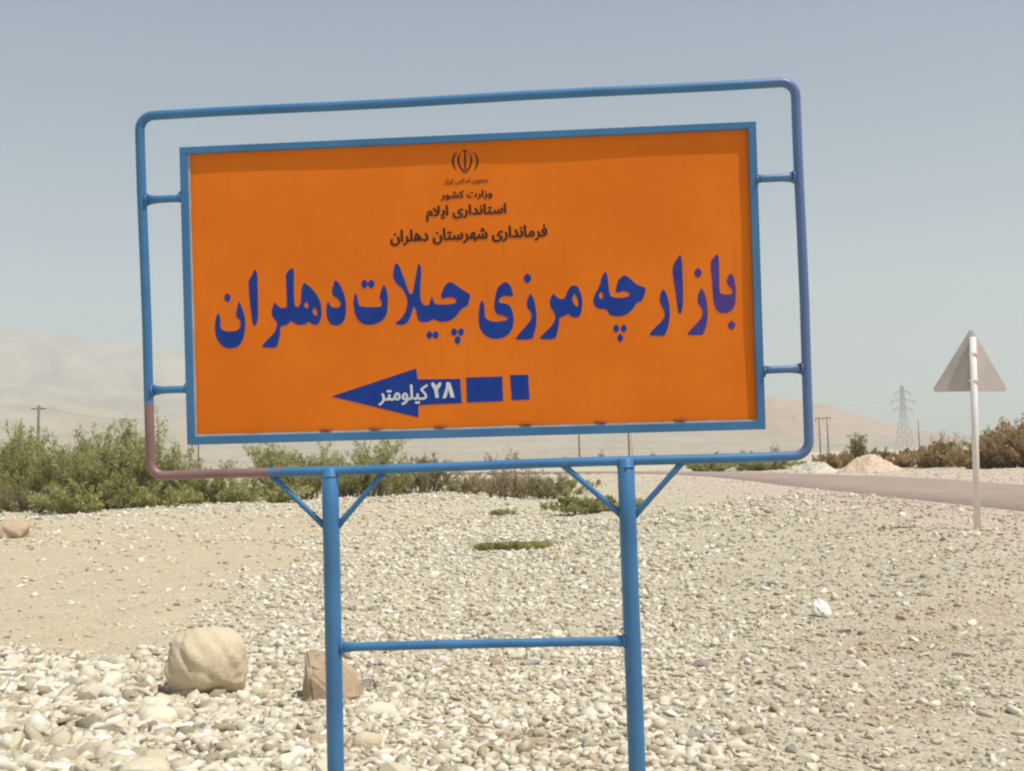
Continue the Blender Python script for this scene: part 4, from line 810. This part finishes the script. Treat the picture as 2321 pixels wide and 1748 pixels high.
def scatter(name, label, n, sampler, material, size, up=.10, seed=1):
    """gravel: stones nobody could count, one mesh"""
    r = np.random.default_rng(seed)
    x, y = sampler(r, n)
    keep = (x < road_left(y) - .15) | (x > road_right(y) + .15)
    big = taken[:400]
    x, y = x[keep], y[keep]; n = len(x)
    s = size(r, x, y)
    z = terrain(x, y) + s * up
    sh = r.integers(0, len(SH), n)
    Vs, Fs = [], []; base = 0
    yaw = r.uniform(0, 2 * np.pi, n); tx = r.normal(0, .4, n); ty = r.normal(0, .4, n)
    cz, sz = np.cos(yaw), np.sin(yaw); cx, sx = np.cos(tx), np.sin(tx); cy, sy = np.cos(ty), np.sin(ty)
    sc = np.stack([s, s * r.uniform(.6, 1, n), s * r.uniform(.55, 1.1, n)], -1)
    for k, (V, F) in enumerate(SH):
        i = np.where(sh == k)[0]
        if not len(i): continue
        P = V[None] * sc[i][:, None]
        X, Y, Z = P[..., 0], P[..., 1], P[..., 2]
        Y, Z = Y * cx[i][:, None] - Z * sx[i][:, None], Y * sx[i][:, None] + Z * cx[i][:, None]
        X, Z = X * cy[i][:, None] + Z * sy[i][:, None], -X * sy[i][:, None] + Z * cy[i][:, None]
        X, Y = X * cz[i][:, None] - Y * sz[i][:, None], X * sz[i][:, None] + Y * cz[i][:, None]
        P = np.stack([X + x[i][:, None], Y + y[i][:, None], Z + z[i][:, None]], -1).reshape(-1, 3)
        Vs.append(P); Fs.append((F[None] + (np.arange(len(i)) * len(V))[:, None, None] + base).reshape(-1, 3)); base += len(P)
    o = mesh_obj(name, np.concatenate(Vs), np.concatenate(Fs), material)
    return tag(o, label, 'gravel', kind='stuff')
def wedge(ya, yb, side=None, p=1.0):
    """points in the ground ahead of the camera and a few metres to its sides, denser towards the near end"""
    def f(r, n):
        y = ya * (yb / ya) ** (r.random(n) ** p); x = r.uniform(-1, 1, n) * (.56 * y + 1.2)
        return x, y
    return f
def thin(f, fn):
    def g(r, n):
        x, y = f(r, n); k = r.random(n) < fn(x, y); return x[k], y[k]
    return g
pale = thin(wedge(4.2, 26), lambda x, y: (.10 + .90 * rubble(x, y)) * (1 - .93 * sandy(x, y)))
scatter('pale_gravel', 'pale coarse rubble and pebbles round the posts', 78000, pale, M['gravel_pale'],
        lambda r, x, y: (.014 + .0011 * y) * np.exp(np.clip(r.normal(0, .5, len(x)), -1, .85)) * (1 + .3 * (1 - sst(6.5, 8.5, y))) * (1 + 1.1 * (1 - sst(-3.2, -1, x)) * (1 - sst(8, 11, y))), seed=3)
mixed = thin(wedge(4.2, 26), lambda x, y: (1 - rubble(x, y)) * (.55 + .45 * (fbm(x * .8, y * .8, 2) > -.25)))
scatter('mixed_gravel', 'fine brownish grey gravel right of the posts', 52000, mixed, M['gravel_mixed'],
        lambda r, x, y: (.0105 + .0006 * y) * np.exp(np.clip(r.normal(0, .45, len(x)), -1, .75)), seed=4)
scatter('far_gravel', 'pale stones covering the ground up to the shrubs and the road', 42000,
        thin(wedge(22, 75, p=1.1), lambda x, y: (1 - .8 * sandy(x, y)) * (1 - .45 * sst(0, 5, x))), M['gravel_pale'],
        lambda r, x, y: (.021 + .0009 * y) * (1 - .45 * sst(-1, 3, x)) * np.exp(np.clip(r.normal(0, .4, len(x)), -1, .7)), seed=5)

# gravel heaps beyond the road
for (x, y), rad, h, lab, sd_ in (((12.98, 48.00), 1.0, .62, 'smaller pale gravel heap beyond the road, nearer the sign frame', 1),
                        ((15.08, 47.00), 1.35, .86, 'larger reddish gravel heap beyond the road, with a bush above it', 2)):
    V = []; F = []; nr_, na_ = 34, 96
    for i in range(nr_ + 1):
        for k in range(na_):
            a = 2 * math.pi * k / na_; q = i / nr_
            r_ = rad * q * (1 + .14 * float(fbm(np.array([math.cos(a) * 1.3 + sd_ * 5]), np.array([math.sin(a) * 1.3]), 2)[0]))
            X, Y = x + r_ * math.cos(a), y + r_ * math.sin(a)
            zz_ = h * (1 - q) ** .9 * (1 - .2 * (1 - q) ** 6) + .11 * float(fbm(np.array([X * 4.0]), np.array([Y * 4.0]), 5, .65)[0]) * (1 - q * .8)
            V.append((X, Y, tz(X, Y) - .02 + zz_))
    for i in range(nr_):
        for k in range(na_): F.append((i * na_ + k, (i + 1) * na_ + k, (i + 1) * na_ + (k + 1) % na_, i * na_ + (k + 1) % na_))
    tag(mesh_obj('gravel_heap', V, F, M['heap%d' % sd_], smooth=True), lab, 'gravel heap')

# ------------------------------------------------------------------ shrubs
def shrub(label, x, y, w_, h, leafmat, n_stem=16, leaves=9000, leaf=.045, spiky=.3, depth=None, seed=1, group=None, cat='shrub', name='shrub', z=None, bare=.0, base_skirt=.35):
    r = np.random.default_rng(seed); z = tz(x, y) if z is None else z
    if name != 'far_shrub': n_stem = int(n_stem * 1.7); leaves = int(leaves * 1.7); leaf *= 1.2
    root = bpy.data.objects.new(name, None); C.objects.link(root); root.location = (x, y, z)
    tag(root, label, cat, group)
    depth = depth or w_ * .7
    st = MB(); tips = []; wts = []
    for i in range(n_stem):
        a = r.uniform(0, 2 * np.pi); rad = math.sqrt(r.random()) 
        ex, ey = math.cos(a) * rad * w_ / 2, math.sin(a) * rad * depth / 2
        lump = .72 + .28 * float(fbm(np.array([ex * 1.1 + seed]), np.array([ey * 1.1]), 2)[0]) + .10
        hz = h * (1 - .55 * rad ** 2.2) * lump * r.uniform(.7, 1.0)
        sx, sy = ex * .45 + r.normal(0, .05) , ey * .45
        P = []
        for k in range(6):
            t_ = k / 5
            P.append((sx + (ex - sx) * t_ ** 1.5 + r.normal(0, .015) * h, sy + (ey - sy) * t_ ** 1.5, -.05 + hz * (t_ ** .85)))
        st.tube(P, [.016 * h * (1 - .8 * k / 5) for k in range(6)], 4, caps=False)
        for j in range(7):
            t_ = r.uniform(.12, 1.0); k = min(4, int(t_ * 5)); f_ = t_ * 5 - k
            p = np.array(P[k]) * (1 - f_) + np.array(P[k + 1]) * f_
            d = np.array([r.normal(0, 1) + ex * .6 / max(.3, w_), r.normal(0, 1), abs(r.normal(0, .8)) + spiky * 2]); d /= np.linalg.norm(d)
            L = h * r.uniform(.10, .26) * (1 + spiky * .7 * (t_ > .8))
            e = p + d * L
            st.tube([tuple(p), tuple(p + d * L * .5 + r.normal(0, .01, 3) * h), tuple(e)], [.005 * h, .0035 * h, .0015 * h], 3, caps=False)
            tips.append((p, e))
    st.build('stems', M['bark'], root)
    tips = tips * 1
    n = leaves; T0 = np.array([t_[0] for t_ in tips]); T1 = np.array([t_[1] for t_ in tips])
    k = r.integers(0, len(tips), n); u = r.random((n, 1)) ** .8
    keep = r.random(n) > bare * (T0[k][:, 2] > h * .55)
    k, u = k[keep], u[keep]; n = len(k)
    D = T1[k] - T0[k]
    c = T0[k] + D * u * 1.15 + r.normal(0, .030 * h + .02, (n, 3)) * (1.25 - .7 * u)
    c[:, 2] = np.maximum(c[:, 2], r.uniform(0.01, .12, n))
    dn = D / np.linalg.norm(D, axis=1)[:, None]
    a1 = dn + r.normal(0, .55, (n, 3)); a1[:, 2] += .25; a1 /= np.linalg.norm(a1, axis=1)[:, None]
    a2 = np.cross(a1, r.normal(0, 1, (n, 3))); a2 /= np.linalg.norm(a2, axis=1)[:, None]
    L = leaf * r.uniform(.6, 1.7, (n, 1)); W_ = L * r.uniform(.22, .42, (n, 1))
    Vq = np.stack([c - a1 * L, c + a2 * W_, c + a1 * L, c - a2 * W_], 1).reshape(-1, 3)
    Fq = np.arange(4 * n).reshape(n, 4)
    mesh_obj('foliage', Vq, Fq, M[leafmat], root)
    return root
FARX = [(11.2, 230.0), (19.9, 250.0), (30.1, 240.0), (55.0, 300.0), (62.1, 300.0), (64.5, 300.0), (61.3, 260.0), (99.9, 260.0), (113.0, 280.0), (107.7, 260.0), (-3.8, 170.0), (-0.0, 180.0), (-34.0, 120.0), (-29.8, 100.0), (-33.5, 130.0)]
G1 = 'green shrubs on the left bank'
shrub('big green shrub cut by the left edge of the picture', -17.83, 39.00, 6.0, 3.2, 'leaf', 30, 20000, .04, .5, seed=31, group=G1)
shrub('tall green shrub with spiky twigs just left of the sign frame', -13.60, 37.00, 6.0, 3.1, 'leaf', 30, 20000, .04, .9, seed=32, group=G1)
shrub('low dense shrub in front of the two tall green ones at the left', -13.30, 34.50, 3.6, 1.25, 'leaf', 20, 6500, .04, .3, seed=33, group=G1)
shrub('rounded green shrub seen through the lower left corner of the pipe frame', -12.16, 39.00, 3.0, 1.9, 'leaf', 18, 7000, .036, .35, seed=34, group=G1)
shrub('low green shrub under the primer red end of the lower rail', -10.11, 38.00, 3.8, 1.15, 'leaf', 18, 7000, .036, .35, seed=35, group=G1)
shrub('wide green shrub behind the top of the left post', -8.13, 41.00, 5.0, 2.5, 'leaf', 26, 11000, .038, .35, seed=36, group=G1)
shrub('spreading green shrub right of the left post above the lower rail', -5.65, 42.00, 4.4, 2.45, 'leaf', 24, 10000, .038, .35, seed=37, group=G1)
shrub('low green shrub tapering off towards the bare pale track', -3.90, 45.00, 3.6, 1.9, 'leaf_olive', 18, 6500, .038, .35, seed=38, group=G1)
shrub('sparse dry shrub with bare stalks between the posts', -0.27, 38.00, 2.9, 1.5, 'leaf_dry', 26, 1800, .035, .9, seed=40, bare=.5)
shrub('thin greenish shrub left of the right post', 0.99, 37.00, 1.9, .95, 'leaf_olive', 18, 2200, .035, .6, seed=41)
shrub('thin pale scrub behind the left post of the right pair of braces', -1.80, 42.00, 1.8, .9, 'leaf_dry', 14, 1300, .035, .8, seed=42, bare=.3)
shrub('low dark green mat of a plant behind the right post', 2.05, 28.50, 3.0, .50, 'leaf', 26, 7500, .035, .1, depth=1.6, seed=43)
shrub('small flat green plant on the gravel between the posts', -0.09, 20.20, 1.7, .20, 'leaf', 20, 3600, .020, .1, depth=.9, seed=44, cat='plant', name='ground_plant')
shrub('tiny green plant on the gravel above the flat one', -0.33, 29.00, 1.0, .22, 'leaf', 10, 900, .022, .2, seed=45, cat='plant', name='ground_plant')
shrub('low olive scrub at the foot of the shrub cut by the left edge', -15.67, 35.50, 3.2, 1.0, 'leaf_olive', 18, 4500, .04, .3, seed=131, group=G1)
shrub('low green scrub just behind the lower left corner of the pipe frame', -11.64, 35.50, 3.4, .95, 'leaf', 18, 5000, .04, .3, seed=132, group=G1)
shrub('pale low scrub under the lower rail left of the left post', -8.37, 37.00, 3.4, .85, 'leaf', 16, 4500, .04, .3, seed=133, group=G1)
shrub('patch of yellow green scrub behind the bare stalks between the posts', -1.42, 46.00, 4.2, .8, 'leaf', 22, 5000, .035, .3, seed=141)
shrub('yellow green scrub reaching from the bare stalks to the right post', 1.71, 42.00, 3.6, .75, 'leaf', 20, 4500, .035, .3, seed=142)
G2 = 'green shrubs beyond the end of the road'
shrub('low dark green shrub under the lower rail at the end of the road', 10.96, 62.00, 4.4, 1.05, 'leaf', 20, 6000, .055, .2, seed=50, group=G2)
shrub('low green shrub left of the gravel heaps', 13.48, 60.00, 4.6, 1.0, 'leaf', 20, 6000, .055, .2, seed=51, group=G2)
shrub('olive shrub between the two gravel heaps', 16.22, 56.00, 3.0, 1.15, 'leaf_rust', 18, 4000, .05, .5, seed=52)
shrub('small bush standing above the larger gravel heap', 15.87, 51.00, 1.0, 1.75, 'leaf_olive', 8, 1500, .05, .4, seed=53)
shrub('small leaning bush beside the larger gravel heap', 18.93, 58.00, 2.6, 1.25, 'leaf_olive', 12, 2500, .05, .4, seed=54)
G3 = 'dry shrubs beyond the road on the right'
shrub('low olive shrub just right of the larger gravel heap', 20.16, 56.00, 3.8, 1.05, 'leaf_rust', 22, 6000, .05, .25, seed=55, group=G3)
shrub('low brown hedge like shrub left of the triangular sign pole', 21.15, 54.00, 4.4, 1.35, 'leaf_rust', 24, 7500, .05, .25, seed=56, group=G3)
shrub('brownish shrub right of the triangular sign pole', 20.52, 48.00, 3.6, 1.3, 'leaf_rust', 22, 6000, .05, .4, seed=57, group=G3)
shrub('tall rust brown bush cut by the right edge of the picture', 21.68, 47.00, 3.8, 2.3, 'leaf_rust', 28, 9000, .055, .4, seed=58, group=G3)
FARL = ['tiny far shrub just left of the thin dark pole between the posts', 'tiny far shrub right of the thin dark pole between the posts',
        'tiny far shrub right of the white pole above the right post', 'first of the three tiny far shrubs left of the sign\'s right end',
        'second of the three tiny far shrubs left of the sign\'s right end', 'third of the three tiny far shrubs left of the sign\'s right end',
        'far upright shrub inside the lower right corner of the pipe frame', 'far tree just right of the pylon above the scrub',
        'smaller far tree close to the left of the triangular sign pole', 'far shrub right beside the triangular sign pole',
        'far shrub left of the thin pale pole above the lower rail', 'far shrub just beside the thin pale pole above the lower rail',
        'small far shrub beside the slim pole at the board\'s lower left corner', 'dark far shrub inside the lower left corner of the pipe frame',
        'far shrub under the left part of the board\'s lower edge']
for i, hh in enumerate((1.3,1.6,1.2,1.2,1.3,1.2,2.6,4.6,3.6,3.0,2.0,2.4,2.2,2.0,2.2)):
    X_ = FARX[i]
    shrub(FARL[i], *X_, hh * 1.3, hh * 1.5, 'leaf_dry', 7, 300, .16, .3, seed=70 + i, group='far shrubs dotting the plain', name='far_shrub')


# ------------------------------------------------------------------ poles and pylon far behind
def single_pole(x, y, h, label, material, r=.13, arms=True, lean=0, name='utility_pole', group=None, cat='utility pole'):
    z = tz(x, y); root = bpy.data.objects.new(name, None); C.objects.link(root); root.location = (x, y, z - .05); root.rotation_euler = (0, lean, 0)
    tag(root, label, cat, group)
    MB().tube([(0, 0, -.3), (0, 0, h / 2), (0, 0, h)], [r, r * .85, r * .7], 10).build('pole', material, root, True)
    if arms:
        MB().box(-.75, .75, -.05, .05, h - .42, h - .30).build('crossarm', material, root)
        for xx_ in (-.65, 0, .65):
            MB().tube([(xx_, 0, h - .302), (xx_, 0, h - .22), (xx_, 0, h - .14)], [.05, .07, .03], 8).build('insulator', M['pole_white'], root, True)
    return root
G4 = 'slim poles on the plain seen between the board and the lower rail'
single_pole(-48.35, 112.00, 8.2, 'weathered utility pole rising behind the shrubs at the left', M['wood'], .17, True, R(1.2))
single_pole(-38.55, 135.00, 8.5, 'slim pole just right of the lower left corner of the frame', M['wood'], .10, False)
single_pole(3.26, 150.00, 8.5, 'thin pale pole left of the middle of the lower rail', M['pole_white'], .09, False)
single_pole(8.29, 140.00, 8.5, 'thin dark pole between the two posts behind the lower rail', M['wood'], .11, False)
single_pole(12.51, 120.00, 8.2, 'thin dark pole standing beside the white one above the right post', M['wood'], .10, False)
single_pole(6.64, 62.00, 5.5, 'thin white pole directly above the right post', M['pole_white'], .07, False)
def h_frame(x, y, h, w2, label):
    z = tz(x, y); root = bpy.data.objects.new('h_frame_pole', None); C.objects.link(root); root.location = (x, y, z); root.rotation_euler = (0, 0, R(8))
    tag(root, label, 'utility pole')
    for s in (-1, 1): MB().tube([(s * w2, 0, -.3), (s * w2, 0, h)], [.17, .13], 10).build('pole', M['wood'], root, True)
    MB().box(-w2 - .9, w2 + .9, -.10, .10, h - .35, h - .12).build('crossarm', M['wood'], root)
    for xx_ in (-w2 - .75, 0, w2 + .75): MB().tube([(xx_, 0, h - .36), (xx_, 0, h - 1.0)], [.07, .07], 8).build('insulator', M['wood'], root, True)
h_frame(70.21, 250.00, 8.4, .95, 'twin legged wooden power pole right of the sign frame')
single_pole(110.06, 300.00, 8.5, 'short far pole between the pylon and the triangular sign', M['wood'], .15, False)
def wire(pts, label):
    P = []
    for a, b in zip(pts[:-1], pts[1:]):
        for k in range(12):
            q = k / 12; P.append((a[0] + (b[0] - a[0]) * q, a[1] + (b[1] - a[1]) * q, a[2] + (b[2] - a[2]) * q - 1.2 * math.sin(math.pi * q)))
    P.append(pts[-1])
    tag(MB().tube(P, .022, 4).build('power_line', M['steel']), label, 'power line')
X1 = (-48.35, 112.00); X2 = (-38.55, 135.00); X3 = (8.29, 140.00); X4 = (70.21, 250.00)
wire([(*X1, 8.3), (*X2, 8.6), (*X3, 8.7), (*X4, 8.9)], 'thin power line strung between the wooden poles across the plain')
X5 = (198.09, 560.00); X6 = (427.92, 700.00); X7 = (34.32, 640.00)
wire([(X7[0], X7[1], 24), (X5[0], X5[1], 25.2), (X6[0], X6[1], 24)], 'faint high voltage line hanging from the middle arm of the pylon')

def bar(mb, a, b, r): mb.tube([a, b], r, 4, caps=False)
def pylon(x, y, h, label):
    root = bpy.data.objects.new('lattice_pylon', None); C.objects.link(root); root.location = (x, y, tz(x, y) - .3); root.rotation_euler = (0, 0, R(12))
    tag(root, label, 'pylon')
    lv = [0, .16, .30, .42, .53, .63, .72, .80, .88, .94, 1.0]; wd = lambda q: (3.6 * (1 - q / .63) + 1.0 * (q / .63)) if q < .63 else 1.0 - .45 * (q - .63) / .37
    lg = MB(); br_ = MB()
    for i, q in enumerate(lv[:-1]):
        q2 = lv[i + 1]; a, b = wd(q), wd(q2)
        cs = [(-1, -1), (1, -1), (1, 1), (-1, 1)]
        for k in range(4):
            c0, c1 = cs[k], cs[(k + 1) % 4]
            bar(lg, (c0[0] * a, c0[1] * a, q * h), (c0[0] * b, c0[1] * b, q2 * h), .095)
            bar(br_, (c0[0] * a, c0[1] * a, q * h), (c1[0] * b, c1[1] * b, q2 * h), .07)
            bar(br_, (c1[0] * a, c1[1] * a, q * h), (c0[0] * b, c0[1] * b, q2 * h), .07)
            bar(br_, (c0[0] * b, c0[1] * b, q2 * h), (c1[0] * b, c1[1] * b, q2 * h), .07)
    lg.build('legs', M['steel'], root); br_.build('bracing', M['steel'], root)
    for q, L in ((.64, 5.2), (.76, 6.6), (.88, 4.6)):
        am = MB()
        for s in (-1, 1):
            for yy in (-.7, .7):
                bar(am, (s * .7, yy, q * h), (s * L, 0, q * h + .2), .13); bar(am, (s * .7, yy, q * h + 1.8), (s * L, 0, q * h + .2), .11)
        am.build('crossarm', M['steel'], root)
        for s in (-1, 1): MB().tube([(s * L, 0, q * h + .1), (s * L, 0, q * h - 1.5)], .14, 6).build('insulator', M['steel'], root)
    return root
pylon(198.09, 560.00, 33.5, 'tall lattice power pylon fading in the haze between the frame and the triangular sign')


# ------------------------------------------------------------------ dusty air
hz = MB().box(-5200, 5200, -600, 4300, -12, 640).build('haze', None or M['ground'])
hz.data.materials.clear()
hm = bpy.data.materials.new('dusty_air'); hm.use_nodes = True; t = hm.node_tree; t.nodes.clear()
pv = t.nodes.new('ShaderNodeVolumePrincipled'); oo = t.nodes.new('ShaderNodeOutputMaterial')
pv.inputs['Color'].default_value = (.78, .85, .85, 1); pv.inputs['Density'].default_value = 0.00043
pv.inputs['Anisotropy'].default_value = .0
t.links.new(pv.outputs[0], oo.inputs['Volume']); hz.data.materials.append(hm)
tag(hz, kind='stuff')
